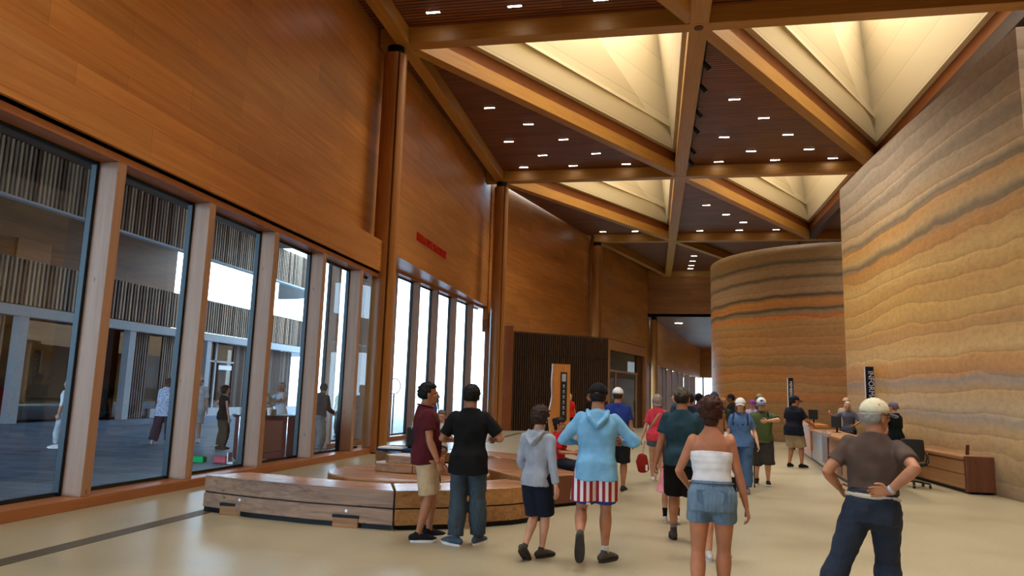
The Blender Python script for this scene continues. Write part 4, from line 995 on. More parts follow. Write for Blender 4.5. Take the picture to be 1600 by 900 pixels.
    # ---- clothing
    if top:
        kind, c, sl, hem, loose = top[:5]; b = MB(); belly = top[5] if len(top) > 5 else 0
        z1 = .395 if kind in ('tube',) else .50 if kind in ('tank',) else .525
        if kind == 'tube': torso(b, hem, .345, .008, round_top=False)
        else:
            torso(b, hem, z1, .010 + loose * .6, belly=belly, flare=loose)
            if kind != 'tank':
                for s in (0, 1):
                    A = arms[s]; b.ell(A[0] + V((0, 0, -.012)), (.058 + loose * .15, .064, .060)); b.tube([A[0].lerp(T(.46), .55), A[0]], [.052, .056], 12); p, r = limb(*A, 0, sl, ARM, add=.008 + loose * .40, mul=(.92 if fem else 1.05), flare=(.012 if sl < 1 else -.004)); b.tube(p, r, 14, round1=False)
            if kind == 'tank':
                for s in (-1, 1): b.tube([T(.42, .08, s * .1), T(.505, .0, s * .1), T(.42, -.08, s * .1)], [(.03, .01)] * 3, 8)
        m = remesh(b, vc, 2); seed = px * 7 + py
        sh_ = put(m, 'shirt' if kind != 'tube' else 'tube_top', cloth(c) if not isinstance(c, str) else MATS[c], root, k, (.014 if kind != 'tube' else .004, 7 if kind != 'tube' else 2, 5.5 if kind != 'tube' else 30, seed))
        if kind == 'hoodie':
            b = MB(); P = [T(.505 - .012 * abs(cos(a)), .085 * cos(a) - .02, .088 * sin(a)) for a in [radians(x) for x in range(20, 341, 20)]]
            P = [p + up * (.02 * 0) for p in P]; b.tube(P, [.018] + [.026] * (len(P) - 2) + [.018], 10); b.ell(T(.45, -.105), (.10, .045, .085)); b.ell(T(.405, -.125), (.06, .03, .06))
            b.tube([T(.52, -.06, -.1), T(.46, -.14, -.085), T(.37, -.155, 0), T(.46, -.14, .085), T(.52, -.06, .1)], [.022, .024, .026, .024, .022], 10)
            h = put(remesh(b, vc * .8, 1), 'hood', cloth(c), root, k, (.005, 14, 10, 3)); h.parent = sh_
        if kind == 'polo':
            b = MB(); P = [T(.535 - .02 * cos(a) , .078 * cos(a) - .008, .076 * sin(a)) for a in [radians(x) for x in range(12, 349, 21)]]; b.tube(P, [(.010, .022)] * len(P), 8, u=up); h = hobj(b, 'collar', cloth(c) if not isinstance(c, str) else MATS[c]); h.parent = sh_
        elif kind in ('tee',):
            b = MB(); P = [T(.528 - .008 * cos(a), .07 * cos(a) - .004, .07 * sin(a)) for a in [radians(x) for x in range(0, 361, 20)]]; b.tube(P, [.007] * len(P), 8, u=up); h = hobj(b, 'neckband', cloth(c) if not isinstance(c, str) else MATS[c]); h.parent = sh_
    if bottom:
        kind, c, ln_, loose = bottom[:4]; b = MB(); mat = cloth(c) if not isinstance(c, str) else MATS[c]
        wz = bottom[4] if len(bottom) > 4 else .10
        if kind in ('skirt', 'dress'):
            P = [T(z) for z in (wz, .0)] ; P += [pel + V((0, 0, -.1 - ln_ * .45)), pel + V((0, 0, -.12 - ln_ * .9))]
            b.tube(P, [(.15, .11), (.178, .13), (.19 + loose, .15 + loose), (.21 + loose * 2, .17 + loose * 2)], 24, u=(1, 0, 0), round0=False, round1=False)
            put(remesh(b, vc, 2), 'skirt', mat, root, k, (.012, 14, 1.5, px))
        else:
            torso(b, -.11, wz, .008 + loose * .3); b.ell(pel + Rt @ V((0, -.005, -.10)), (.125 * hw + loose * .3, .095, .055 if ln_ < .6 else .075))
            for s in (0, 1):
                p, r = limb(*legs[s], 0, ln_, LEG, add=.012 + loose * .6, mul=1 + (bulk - 1) * .35, flare=loose); 
                b.tube(p, r, 16, round1=False)
            put(remesh(b, vc, 2), {'jeans': 'trousers', 'shorts': 'shorts'}.get(kind, kind), mat, root, k, (.008 if ln_ < 1.5 else .010, 7, 6 if ln_ < 1.5 else 11, px + 2))
    if po.get('belt'):
        b = MB(); z = po.get('belt_z', .085); P = [T(z, (.104 * bulk + .022) * cos(a), (.146 * bulk + .026) * sin(a)) for a in [radians(x) for x in range(0, 361, 12)]]; b.tube(P, [(.006, .017)] * len(P), 8, u=V((0, 0, 1)).cross(V((0, 0, 1))) if False else None); hobj(b, 'belt', cloth(po['belt']))
    # ---- shoes
    for s in (0, 1):
        fx, fy, fz, fya, fp = po['feet'][s]; an = legs[s][2]
        Mf = Matrix.Translation((an.x, an.y, an.z - .085)) @ Matrix.Rotation(radians(fya), 4, 'Z') 
        # heel lift turns about the ankle
        Mf = Matrix.Translation(an) @ Matrix.Rotation(radians(fya), 4, 'Z') @ Matrix.Rotation(-radians(fp), 4, 'X') @ Matrix.Translation((0, 0, -.085))
        sc, sole, high = shoes if shoes else ((40, 40, 44), (220, 220, 218), 0)
        b = MB(); P = [Mf @ V(q) for q in ((0, -.072, .048), (0, -.040, .054), (0, .03, .056), (0, .10, .048), (0, .155, .038), (0, .195, .032))]
        b.tube(P, [(.034, .036), (.041, .046), (.043, .042), (.048, .034), (.046, .026), (.030, .015)], 14, u=Mf.to_3x3() @ V((1, 0, 0)))
        b.tube([Mf @ V((0, -.012, .05)), Mf @ V((0, -.005, .095 + high)), an.lerp(legs[s][1], .02 + high * 2)], [.040, .037, .038 + high * .05], 14, round1=False)
        o = put(remesh(b, .006 if lod == 0 else .010, 1), 'shoe', cloth(sc), root, k)
        b = MB(); K = 20; vs = []
        for z in (0, .022):
            for i in range(K):
                a = 2 * pi * i / K; yy = .062 + .150 * cos(a); ww = .044 + .010 * (yy / .2); xx = ww * math.copysign(abs(sin(a)) ** .7, sin(a)); vs.append(Mf @ V((xx, yy, z + (.012 if yy > .18 else 0))))
        b.add(vs, [tuple(range(K))[::-1], tuple(range(K, 2 * K))] + [(i, (i + 1) % K, K + (i + 1) % K, K + i) for i in range(K)]); q = hobj(b, 'sole', cloth(sole), False); q.parent = o
        if lod == 0:
            b = MB()
            for i in range(4): b.bar(Mf @ V((-.018, .04 + .022 * i, .092 - .012 * i)), Mf @ V((.018, .046 + .022 * i, .092 - .012 * i)), .006, .005, None, Mf.to_3x3() @ V((0, .3, 1)))
            q = hobj(b, 'laces', cloth(sole if sum(sole) > 300 else (90, 90, 90)), False); q.parent = o
        sk = po.get('socks')
        if sk:
            hgt = sk[1]; b = MB(); p, r = limb(*legs[s], 2 - hgt, 1.98, LEG, add=.004); b.tube(p, r, 14, round0=False); put(remesh(b, .009, 1), 'sock', cloth(sk[0]), root, k)
    if extra: extra(dict(root=root, k=k, T=T, up=up, arms=arms, legs=legs, hobj=hobj, Mh=Mh, hc=hc, pel=pel, Rt=Rt, remesh=remesh, put=put, vc=vc))
    return root
def world(root, p, k=1):   # a point in a person's frame -> place in the hall
    return Matrix.Translation(root.location) @ Matrix.Rotation(root.rotation_euler.z, 4, 'Z') @ (V(p) * k)
# patterned cloths
def flag():
    t = NT('flag_cloth'); tc = t.n('ShaderNodeTexCoord'); sp = t.n('ShaderNodeSeparateXYZ'); t.l(tc, 'Object', sp, 0)
    f = t.math('FRACT', (t.math('DIVIDE', (sp, 0), .062), 0), 0.0); r = t.ramp(f, 0, [(0, srgb(160, 24, 38)), (.5, srgb(232, 232, 238))], 'CONSTANT')
    vo = t.n('ShaderNodeTexVoronoi', i_Scale=16.0); t.l(tc, 'Object', vo, 0); st = t.ramp(vo, 0, [(0, srgb(240, 240, 245)), (.30, srgb(30, 50, 120))], 'CONSTANT')
    z = t.math('GREATER_THAN', (sp, 2), .60); mx = t.mix((z, 0), (st, 0), (r, 0)); t.l(mx, 2, t.p, 'Base Color'); t.p.inputs['Roughness'].default_value = .85
def denim(name, a, b_):
    t = NT(name); co = t.coord((60, 60, 9)); n = t.n('ShaderNodeTexNoise', i_Scale=1.0, i_Detail=3.0); t.l(co, 0, n, 0)
    c2 = t.coord((3, 3, 2)); n2 = t.n('ShaderNodeTexNoise', i_Scale=1.0, i_Detail=3.0); t.l(c2, 0, n2, 0)
    s = t.math('ADD', (t.math('MULTIPLY', (n, 0), .35), 0), (t.math('MULTIPLY', (n2, 0), .65), 0)); r = t.ramp(s, 0, [(.35, a), (.65, b_)]); t.l(r, 0, t.p, 'Base Color'); t.p.inputs['Roughness'].default_value = .85
    t.bump(n, 0, .3, .003)
def camo(name, cs):
    t = NT(name); n = t.n('ShaderNodeTexNoise', i_Scale=26.0, i_Detail=2.0); t.l(t.coord(), 0, n, 0)
    r = t.ramp(n, 0, [(i / len(cs) * .5 + .28, srgb(*c)) for i, c in enumerate(cs)], 'CONSTANT'); t.l(r, 0, t.p, 'Base Color'); t.p.inputs['Roughness'].default_value = .9
flag(); denim('light_denim', srgb(70, 94, 116), srgb(118, 144, 166)); denim('dark_denim', srgb(12, 22, 38), srgb(26, 40, 60)); denim('faded_denim', srgb(34, 48, 60), srgb(66, 84, 96)); denim('blue_denim', srgb(40, 66, 98), srgb(70, 100, 136))
camo('camo_cap', [(60, 56, 44), (96, 88, 70), (44, 40, 34), (128, 120, 100)]); camo('tie_dye', [(214, 220, 236), (80, 130, 200), (224, 226, 240), (214, 220, 236), (120, 90, 190)])
camo('dotted_cap', [(204, 196, 164), (212, 204, 176), (206, 198, 166), (190, 130, 90)])
BLK = (14, 14, 16)
def P_(x, y): return x, y
# 1 man in maroon polo
def ex1(d):
    b = MB(); w = d['arms'][1][2]; a = (d['arms'][1][2] - d['arms'][1][1]).normalized(); b.tube([w - a * .03, w - a * .012], [.031, .030], 14, round0=False, round1=False); d['hobj'](b, 'wristband', cloth((170, 120, 110)))
r = person(-2.53, 8.02, 1.76, -62, 'man in a dark maroon polo shirt and khaki shorts standing in profile, hand in pocket', SK1, ('polo', (84, 26, 34), .62, -.10, .020, .05), ('shorts', (196, 172, 138), .95, .032), ((26, 28, 34), (235, 235, 235), 0), ('short', (14, 12, 12)),
       pose=dict(feet=[(-.11, .10, 0, 12, 0), (.10, -.06, 0, -6, 0)], pelvis=(0, 0, .93), lean=-2, hands=[(-.20, .16, .96), (.25, .10, .86)], poles=[(-.6, -1, 0), (.35, -1, 0)], head=(-4, 0), curl=(.6, .3)), bulk=1.10, lod=0, extra=ex1)
# 2 man in black tee, seen from behind
person(-1.98, 7.86, 1.75, 8, 'man in an oversized black tee and dark faded jeans, seen from behind', SK1, ('tee', BLK, .80, -.16, .030), ('jeans', 'faded_denim', 1.96, .026), ((70, 90, 110), (236, 236, 234), 0), ('short', (16, 14, 16)),
       pose=dict(feet=[(-.12, .02, 0, 52, 0), (.11, .14, 0, -22, 0)], lean=2, hands=[(-.22, .26, 1.10), (.26, .24, 1.12)], poles=[(-.6, -1, -.2), (.6, -1, -.2)], head=(-6, -6), curl=(.8, .8)), bulk=1.04, lod=0)
# 3 child in grey hoodie
person(-1.17, 7.50, 1.53, -24, 'curly-haired child in a light grey hooded top and navy shorts, walking away', SK2, ('hoodie', (158, 166, 178), 1.9, -.10, .022), ('shorts', (20, 26, 44), .98, .03), ((70, 66, 58), (54, 50, 44), .02), ('curly', (58, 42, 32)),
       pose=dict(feet=[(-.03, -.17, .03, 4, 38), (.03, .10, 0, -14, 0)], pelvis=(0, 0, .925), lean=3, hands=[(-.20, .16, .90), (.30, -.04, .80)], poles=[(-.4, -1, 0), (.4, -1, 0)], head=(12, -4), curl=(.5, .4), knee=[(0, 1, 0), (0, 1, 0)]), bulk=.92, lod=0)
# 4 man in light blue hoodie with flag shorts
person(-.56, 7.48, 1.80, 3, 'man in a pale blue hooded shirt, flag-print shorts and black cap, walking away', SK1, ('hoodie', (120, 178, 218), 1.9, -.13, .024), ('shorts', 'flag_cloth', .78, .032), ((78, 74, 66), (60, 56, 50), .01), ('buzz', (30, 24, 22)), ('cap', (20, 20, 22), (20, 20, 22), False, True),
       pose=dict(feet=[(-.14, -.30, .15, 6, 72), (.09, .10, 0, -34, 0)], pelvis=(0, 0, .925), lean=3, side=1, hands=[(-.22, .22, 1.13), (.26, .24, 1.14)], poles=[(-.75, -.8, -.3), (.75, -.8, -.3)], head=(-8, -4), curl=(.7, .7), socks=((200, 200, 196), .18)), bulk=1.06, lod=0)
# 5 man in teal tee
r5 = person(.34, 8.95, 1.80, -2, 'man in a dark teal tee, black shorts and camouflage cap, walking away', SK1, ('tee', (38, 66, 78), .62, -.08, .024), ('shorts', (16, 16, 18), .95, .03), ((74, 66, 56), (40, 36, 32), .04), ('buzz', (40, 30, 24)), ('cap', 'camo_cap', (90, 80, 66), False, True),
       pose=dict(feet=[(-.10, .12, 0, 6, 0), (.13, -.10, 0, -6, 8)], lean=2, hands=[(-.30, .04, .84), (.26, .10, .86)], poles=[(-.4, -1, 0), (.3, -1, 0)], head=(-10, 0), curl=(.9, .6), socks=((120, 116, 108), .25)), bulk=1.10, lod=0)
# 6 woman in white tube top
def ex6(d):
    T = d['T']
    for s in (-1, 1):
        b = MB(); c = T(-.005, -.138, s * .072); vs = []
        for y in (0, -.006): vs += [c + V((x * .046, y + abs(x) * .012, z)) for x, z in ((-1, .055), (1, .055), (1, -.04), (0, -.062), (-1, -.04))]
        b.add(vs, [(0, 1, 2, 3, 4), (9, 8, 7, 6, 5)] + [(i, (i + 1) % 5, 5 + (i + 1) % 5, 5 + i) for i in range(5)]); d['hobj'](b, 'back_pocket', cloth((84, 108, 130)), False)
    b = MB(); w = d['T'](.095); b.tube([T(.10, .128 * cos(a), .168 * sin(a)) for a in [radians(x) for x in range(0, 361, 12)]], [(.005, .014)] * 31, 8, u=d['up']); d['hobj'](b, 'waistband', cloth((76, 100, 122)))
person(.455, 6.02, 1.68, -4, 'woman in white strapless top and frayed light denim shorts, brown hair pinned up', (178, 118, 88), ('tube', (226, 226, 230), 0, .108, 0), ('shorts', 'light_denim', .42, .008, .115), ((40, 40, 44), (220, 220, 220), 0), ('bun', (62, 32, 24)),
       pose=dict(feet=[(-.12, -.10, 0, 6, 12), (.08, .14, 0, -4, 0)], lean=2, hands=[(-.20, .22, .98), (.27, .06, .84)], poles=[(-.6, -1, 0), (.5, -1, 0)], head=(-6, 0), curl=(.5, .5)), fem=True, bulk=1.10, lod=0, extra=ex6)
# 7 man in brown tee, near right
def ex7(d):
    w = d['arms'][1][2]; a = (d['arms'][1][2] - d['arms'][1][1]).normalized(); b = MB(); b.tube([w - a * .035, w - a * .010], [.032, .031], 14, round0=False, round1=False); d['hobj'](b, 'watch', cloth((170, 180, 190)))
    b = MB(); M_ = d['Mh']; 
    for s in (-1, 1): b.tube([M_ @ V((s * .083, .09, .005)), M_ @ V((s * .086, .0, .010))], [.003, .003], 6)
    b.tube([M_ @ V((-.083, .09, .005)), M_ @ V((0, .105, .006)), M_ @ V((.083, .09, .005))], [.003] * 3, 6); d['hobj'](b, 'glasses', 'black_metal')
person(1.60, 5.94, 1.73, -12, 'older man in brown tee, navy jeans and cream dotted cap, one hand behind his back', SK1, ('tee', (82, 66, 58), .68, .098, .014), ('jeans', 'dark_denim', 1.93, .020, .105), ((60, 50, 44), (40, 36, 32), 0), ('short', (150, 146, 140)), ('cap', 'dotted_cap', (90, 86, 100), False, True),
       pose=dict(feet=[(-.38, -.10, 0, 22, 20), (.08, .06, 0, -10, 0)], pelvis=(0, 0, .90), lean=3, side=4, twist=-6, hands=[(-.22, .16, 1.00), (.10, -.19, 1.03)], poles=[(-.8, -1, .0), (.55, -1, -.2)], head=(-50, 0), curl=(.5, .35), palm=[None, ((-1, -.12, -.05), (0, -1, -.1), (0, 0, 1))], belt=(186, 178, 160), belt_z=.070), bulk=1.10, lod=0, extra=ex7)
# 8 bare shouldered woman beyond the white top
person(.66, 8.0, 1.60, -4, 'woman with bare shoulders and tan hair half hidden behind the white top', (200, 140, 106), ('tank', (225, 222, 218), 0, .0, .006), ('shorts', (16, 16, 18), .6, .02), ((200, 200, 200), (235, 235, 235), 0), ('long', (132, 92, 60), .22), fem=True, lod=1)
# 9 girl with pink skirt
person(.24, 10.2, 1.30, 4, 'girl in a pale pink skirt and black socks half hidden ahead of the teal-shirted man', SK2, ('tee', (60, 60, 70), .4, .02, .01), ('skirt', (232, 150, 166), .30, .03), ((230, 226, 222), (240, 240, 240), 0), ('short', (96, 64, 44)), pose=dict(feet=[(-.10, .1, 0, 4, 0), (.10, -.12, .02, -4, 25)], socks=((18, 18, 20), .42)), fem=True, bulk=.9, lod=1)
# 10 blue tee, white cap
person(-.62, 13.2, 1.84, -4, 'man in a royal blue tee and white cap behind the pale blue hood', SK1, ('tee', (36, 56, 132), .62, -.1, .025), ('shorts', (30, 30, 34), 1.0, .03), None, ('buzz', (60, 44, 34)), ('cap', (226, 226, 230), (226, 226, 230), False, True), bulk=1.14, lod=1)
# 11 red shirt with fair hair near the totem
person(-3.2, 28.3, 1.78, 6, 'person with fair hair in a bright red shirt standing at the timber totem', SK2, ('tee', (214, 40, 34), .7, -.08, .025), ('jeans', (28, 26, 30), 1.95, .02), ((120, 120, 120), (225, 225, 225), 0), ('bob', (206, 176, 130), .06), fem=True, bulk=1.1, lod=1)
person(-2.45, 29.0, 1.80, 70, 'person with auburn hair and black top, in profile by the slatted box', SK2, ('tee', (24, 22, 26), .7, -.06, .02), ('jeans', (30, 30, 34), 1.95, .02), None, ('short', (150, 84, 44)), lod=2, pose=dict(face=1))
# 12 pink shirt woman carrying a red pouch
def ex12(d):
    T = d['T']; b = MB(); b.tube([T(.50, .02, .11), T(.49, -.09, .06), T(.38, -.135, -.01), T(.24, -.14, -.09), T(.12, -.06, -.17)], [(.024, .006)] * 5, 8, u=(1, 0, 0)); d['hobj'](b, 'bag_strap', cloth((176, 150, 110)))
    b = MB(); b.ell((-.075, -.02, .0), (.02, .05, .03), None, 10, 8, d['Mh']); b.ell((.055, -.075, .03), (.03, .02, .03), None, 10, 8, d['Mh']); d['hobj'](b, 'hair_clip', cloth((110, 60, 130)))
person(.09, 15.0, 1.74, 4, 'grey-haired woman in a coral pink tee and grey shorts with a tan cross strap', SK2, ('tee', (206, 60, 78), .75, -.10, .022), ('shorts', (90, 100, 112), .42, .02), ((226, 226, 224), (240, 240, 240), 0), ('bob', (150, 136, 126), .02), pose=dict(feet=[(-.09, .08, 0, 4, 0), (.09, -.08, 0, -4, 0)], hands=[(-.31, .03, .83), (.28, .05, .85)]), fem=True, bulk=1.14, lod=1, extra=ex12)
pc = empty('red_pouch', (-.20, 14.7, 0)); tag(pc, 'dark red rounded pouch dangling from the coral-shirted woman by a cord', 'pouch')
b = MB(); b.tube([(.05, .22, .80), (.02, .1, .66), (0, 0, .54)], [.008] * 3, 8); b.build('cord', cloth((150, 110, 90)), pc)
b = MB(); b.tube([(0, 0, .52), (-.01, 0, .42), (0.02, 0, .26)], [(.09, .05), (.12, .07), (.11, .06)], 18, u=(1, 0, 0)); b.build('pouch_body', cloth((140, 34, 26)), pc, smooth=True)
b = MB(); b.box(.06, .10, -.08, -.06, .25, .36); b.build('label_patch', 'white', pc)
# 13 seated woman in red, behind the child; child on the floor
def seat(h=.46, fwd=.46, dz=.0): return dict(pelvis=(0, 0, h + .11), feet=[(-.11, fwd, 0, 4, 0), (.11, fwd, 0, -4, 0)], hands=[(-.12, .34, h + .28), (.14, .34, h + .28)], knee=[(-.1, .3, 1), (.1, .3, 1)])
person(-1.62, 12.75, 1.62, -100, 'seated woman in a red top in profile behind the grey hooded child', SK1, ('tee', (190, 26, 34), .8, -.1, .02), ('jeans', (30, 34, 46), 1.9, .02), None, ('bun', (28, 20, 18)), pose=dict(seat(.45), head=(-4, -8)), fem=True, lod=1)
person(-1.28, 12.3, .86, -150, 'small child in red with black hair, low behind the rear bench', SK1, ('tee', (196, 30, 40), .8, -.1, .02), ('jeans', (40, 40, 60), 1.9, .02), None, ('short', (14, 12, 14)), pose=dict(pelvis=(0, 0, .12), feet=[(-.11, .60, 0, 4, 0), (.11, .60, 0, -4, 0)], hands=[(-.2, .25, .35), (.2, .25, .35)], knee=[(-.1, .3, 1), (.1, .3, 1)]), lod=1)
# 14 seated person with light shirt behind the maroon man, child beside
person(-4.25, 14.35, 1.66, 170, 'seated grey-haired person in a light shirt between the maroon and black shirted men', SK2, ('tee', (206, 202, 200), .9, -.1, .02), ('jeans', (40, 56, 60), 1.9, .02), ((60, 90, 150), (230, 230, 230), 0), ('short', (110, 106, 98)), pose=dict(seat(.45), head=(20, -12), lean=-8, hands=[(-.22, .3, .78), (.1, .36, .74)]), lod=1)
person(-3.02, 9.86, 1.0, 200, 'small child in dark teal seated on the edge of the round timber platform', SK2, ('tee', (226, 110, 70), .8, -.1, .02), ('jeans', (24, 60, 62), 1.95, .02), ((40, 60, 110), (220, 220, 220), 0), ('short', (70, 50, 40)), pose=dict(seat(.74, .40), feet=[(-.11, .42, .36, 4, 0), (.11, .42, .36, -4, 0)], hands=[(-.1, .3, .98), (.12, .3, .98)]), lod=1)
# 15 white cap woman facing the viewer
def ex15(d):
    T = d['T']; 
    for s in (-1, 1):
        b = MB(); b.tube([T(.30, .135, s * .13), T(.44, .12, s * .125), T(.515, .0, s * .12), T(.44, -.12, s * .125)], [(.020, .008)] * 4, 8, u=(1, 0, 0)); d['hobj'](b, 'backpack_strap', cloth((30, 50, 84)))
    b = MB(); b.ell(T(.30, -.2), (.14, .09, .2), None, 16, 12); d['hobj'](b, 'backpack', cloth((34, 54, 88)))
    b = MB(); b.ell(T(.31, .15, -.03), (.03, .01, .022), None, 12, 8); b.ell(T(.30, .15, .035), (.03, .01, .022), None, 12, 8); b.tube([T(.35, .148, 0), T(.47, .09, .0)], [.003, .003], 6); d['hobj'](b, 'hanging_sunglasses', 'black_plastic')
person(1.60, 14.15, 1.72, 172, 'woman in white cap, blue tee and jeans with backpack, walking towards the viewer', SK2, ('tee', (78, 108, 150), .8, -.12, .022), ('jeans', 'blue_denim', 1.95, .03), ((90, 96, 100), (120, 120, 120), 0), ('bob', (120, 90, 66), .0), ('cap', (236, 236, 236), (240, 240, 240)), pose=dict(feet=[(-.1, .16, 0, 4, 0), (.11, -.14, .0, -4, 20)], hands=[(-.30, .08, .88), (.28, .0, .84)], head=(0, 0)), fem=True, bulk=1.16, lod=1, extra=ex15)
# 16 green shirt man with cane, arm raised
def ex16(d):
    T = d['T']; b = MB(); b.ell(T(.36, .128), (.09, .012, .05), None, 16, 8); d['hobj'](b, 'shirt_print', cloth((190, 200, 190)))
    b = MB(); b.tube([T(.30, .13, -.12), T(.44, .12, -.125), T(.515, .0, -.12), T(.44, -.12, -.125)], [(.018, .008)] * 4, 8, u=(1, 0, 0)); d['hobj'](b, 'shoulder_strap', cloth(BLK))
person(2.16, 15.5, 1.75, 170, 'man in olive green tee, dark long shorts and white cap, checking his wrist', SK2, ('tee', (72, 86, 50), .85, -.12, .026, .03), ('shorts', (52, 48, 46), 1.15, .045), ((24, 24, 26), (225, 225, 225), 0), ('short', (120, 116, 110)), ('cap', (226, 226, 230), (90, 108, 150), False, False, (60, 80, 140)), pose=dict(feet=[(-.10, .02, 0, 6, 0), (.12, -.12, .02, -6, 12)], hands=[(-.12, .38, 1.27), (.16, .30, .98)], poles=[(-1, .1, -.1), (.5, -1, 0)], head=(6, -6), curl=(.6, .9)), bulk=1.12, lod=1, extra=ex16)
cn = empty('walking_cane', (1.93, 14.98, 0)); tag(cn, 'dark wooden walking cane held by the man in olive green', 'cane')
b = MB(); b.tube([(0, 0, .012), (0, .0, .9)], [.012, .013], 10); b.build('shaft', 'door_dark', cn, smooth=True); b = MB(); b.tube([(0, 0, .9), (.02, .0, .945), (.07, 0, .95), (.10, 0, .92)], [.014] * 4, 10); b.build('handle', 'black_plastic', cn, smooth=True); b = MB(); b.tube([(0, 0, 0), (0, 0, .03)], [.018, .016], 10); b.build('rubber_tip', 'rubber', cn)
# 17 navy shirt man at the counter
def ex17(d):
    T = d['T']; b = MB(); b.ell(T(.36, -.137), (.085, .012, .04), None, 18, 8); b.box(-.07, .07, -.006, .004, -.01, .012, None, Matrix.Translation(T(.285, -.139))); d['hobj'](b, 'back_print', cloth((200, 206, 214)))
person(3.60, 20.1, 1.86, -42, 'large man in navy tee with pale back print and khaki shorts at the counter', SK1, ('tee', (18, 22, 38), .8, -.16, .034), ('shorts', (160, 142, 112), .98, .04), ((20, 20, 24), (80, 100, 70), 0), ('buzz', (40, 30, 26)), ('cap', (22, 26, 48), (22, 26, 48)), pose=dict(feet=[(-.15, .0, 0, 10, 0), (.15, .05, 0, -10, 0)], hands=[(-.2, .3, 1.1), (.28, .34, 1.04)], head=(-30, 0), lean=4), bulk=1.2, lod=1, extra=ex17)
person(3.05, 21.9, 1.66, -120, 'woman with auburn hair in a lavender patterned skirt behind the navy-shirted man', SK1, ('tee', (30, 28, 34), .5, -.04, .02), ('skirt', (150, 146, 190), .62, .03), ((220, 220, 220), (230, 230, 230), 0), ('long', (92, 40, 30), .1), pose=dict(face=1), fem=True, lod=2)
person(2.95, 23.0, 1.72, 165, 'child-sized person in a purple visor behind the auburn woman', SK2, ('tee', (180, 160, 200), .6, -.08, .02), ('shorts', (60, 60, 80), .9, .02), None, ('short', (120, 80, 60)), ('cap', (120, 60, 150), (120, 60, 150)), lod=2, pose=dict(face=1))
person(3.6, 26.4, 1.95, -60, 'man in a slate shirt and light cap standing beneath the curved rammed earth tower', SK1, ('tee', (66, 74, 82), .8, -.1, .025), ('jeans', (40, 44, 54), 1.95, .02), None, ('short', (90, 80, 70)), ('cap', (150, 140, 110), (60, 60, 60)), bulk=1.1, lod=2, pose=dict(face=1))
person(2.55, 25.0, 1.9, 100, 'person in a dark hat and black top beyond the white-capped woman', SK3, ('tee', (28, 24, 28), .8, -.1, .025), ('jeans', (40, 34, 40), 1.95, .02), None, ('short', (20, 18, 18)), ('hat', (24, 22, 26), 0), lod=2)
# 18 blonde woman at the counter, people around her
person(5.55, 22.6, 1.76, 150, 'woman with long pale blonde hair in a grey patterned top gesturing behind the counter', SK2, ('tee', (92, 98, 118), .9, -.1, .022), ('jeans', (36, 40, 52), 1.95, .02), None, ('long', (222, 204, 170), .30), pose=dict(face=1, hands=[(-.2, .25, 1.05), (.42, .28, 1.38)], poles=[(-1, -.5, 0), (1, -.2, -.6)]), fem=True, lod=1)
person(5.9, 24.2, 1.88, 150, 'man in a pale cap standing just behind the blonde woman', SK2, ('tee', (214, 196, 184), .8, -.1, .02), ('jeans', (60, 60, 66), 1.95, .02), None, ('short', (190, 180, 170)), ('cap', (226, 200, 190), (60, 60, 70)), lod=2, pose=dict(face=1))
person(6.35, 23.4+.0, 1.86, 60, 'dark-haired man in a grey shirt to the right of the blonde woman', SK1, ('tee', (66, 66, 68), .9, -.1, .025), ('jeans', (40, 40, 46), 1.95, .02), None, ('short', (18, 16, 16)), lod=2) if False else person(5.95, 21.9, 1.78, 60, 'dark-haired man in a grey shirt to the right of the blonde woman', SK1, ('tee', (66, 66, 68), .9, -.1, .025), ('jeans', (40, 40, 46), 1.95, .02), None, ('short', (18, 16, 16)), lod=2)
person(5.35, 19.3, 1.66, 20, 'white-haired person in a dark teal top beside the brown-shirted man', SK2, ('tee', (26, 66, 66), .9, -.1, .022), ('jeans', (30, 34, 40), 1.95, .02), None, ('bob', (206, 200, 188), .0), fem=True, lod=2)
person(5.52, 18.4, 1.76, 40, 'staff member dressed in black with a mauve hat, standing behind the office chair', SK2, ('tee', (14, 24, 24), 1.9, -.12, .024), ('jeans', (14, 14, 16), 1.95, .03), ((20, 20, 20), (30, 30, 30), 0), ('short', (120, 100, 110)), ('cap', (120, 106, 124), (110, 96, 112)), pose=dict(hands=[(-.2, .26, 1.05), (.2, .26, 1.05)], poles=[(-1, -.6, 0), (1, -.6, 0)]), bulk=1.05, lod=1)
# 19 queue of backs between the teal man and the white top
person(.75, 15.7, 1.80, -6, 'balding man in a dark navy shirt ahead of the teal-shirted man', SK1, ('tee', (30, 36, 58), .8, -.1, .03), ('jeans', (34, 34, 44), 1.95, .02), None, ('short', (24, 20, 20)), bulk=1.15, lod=2)
person(.60, 18.5, 1.86, 60, 'red-haired person ahead of the camouflage cap, turned sideways', SK2, ('tee', (40, 60, 80), .8, -.1, .03), ('jeans', (34, 34, 44), 1.95, .02), None, ('short', (150, 74, 40)), lod=2, pose=dict(face=1))
person(1.15, 19.2, 1.84, -10, 'person in a black hat and mauve top ahead of the tube-top woman', SK3, ('tee', (96, 60, 84), .8, -.1, .03), ('jeans', (34, 34, 44), 1.95, .02), None, ('short', (20, 20, 20)), ('hat', (16, 16, 20), 0), lod=2)
person(1.38, 17.3, 1.86, -14, 'man in a navy cap with white front and charcoal shirt, left of the white-capped woman', SK1, ('tee', (44, 50, 56), .8, -.1, .03), ('jeans', (34, 34, 44), 1.95, .02), None, ('short', (60, 50, 44)), ('cap', (40, 54, 84), (220, 220, 220)), lod=2, bulk=1.1)
person(1.85, 20.4, 1.74, 10, 'person with light brown hair and dark green top beyond the white-capped woman', SK2, ('tee', (44, 60, 50), .8, -.1, .03), ('jeans', (34, 34, 44), 1.95, .02), None, ('bob', (140, 104, 70), .05), fem=True, lod=2)
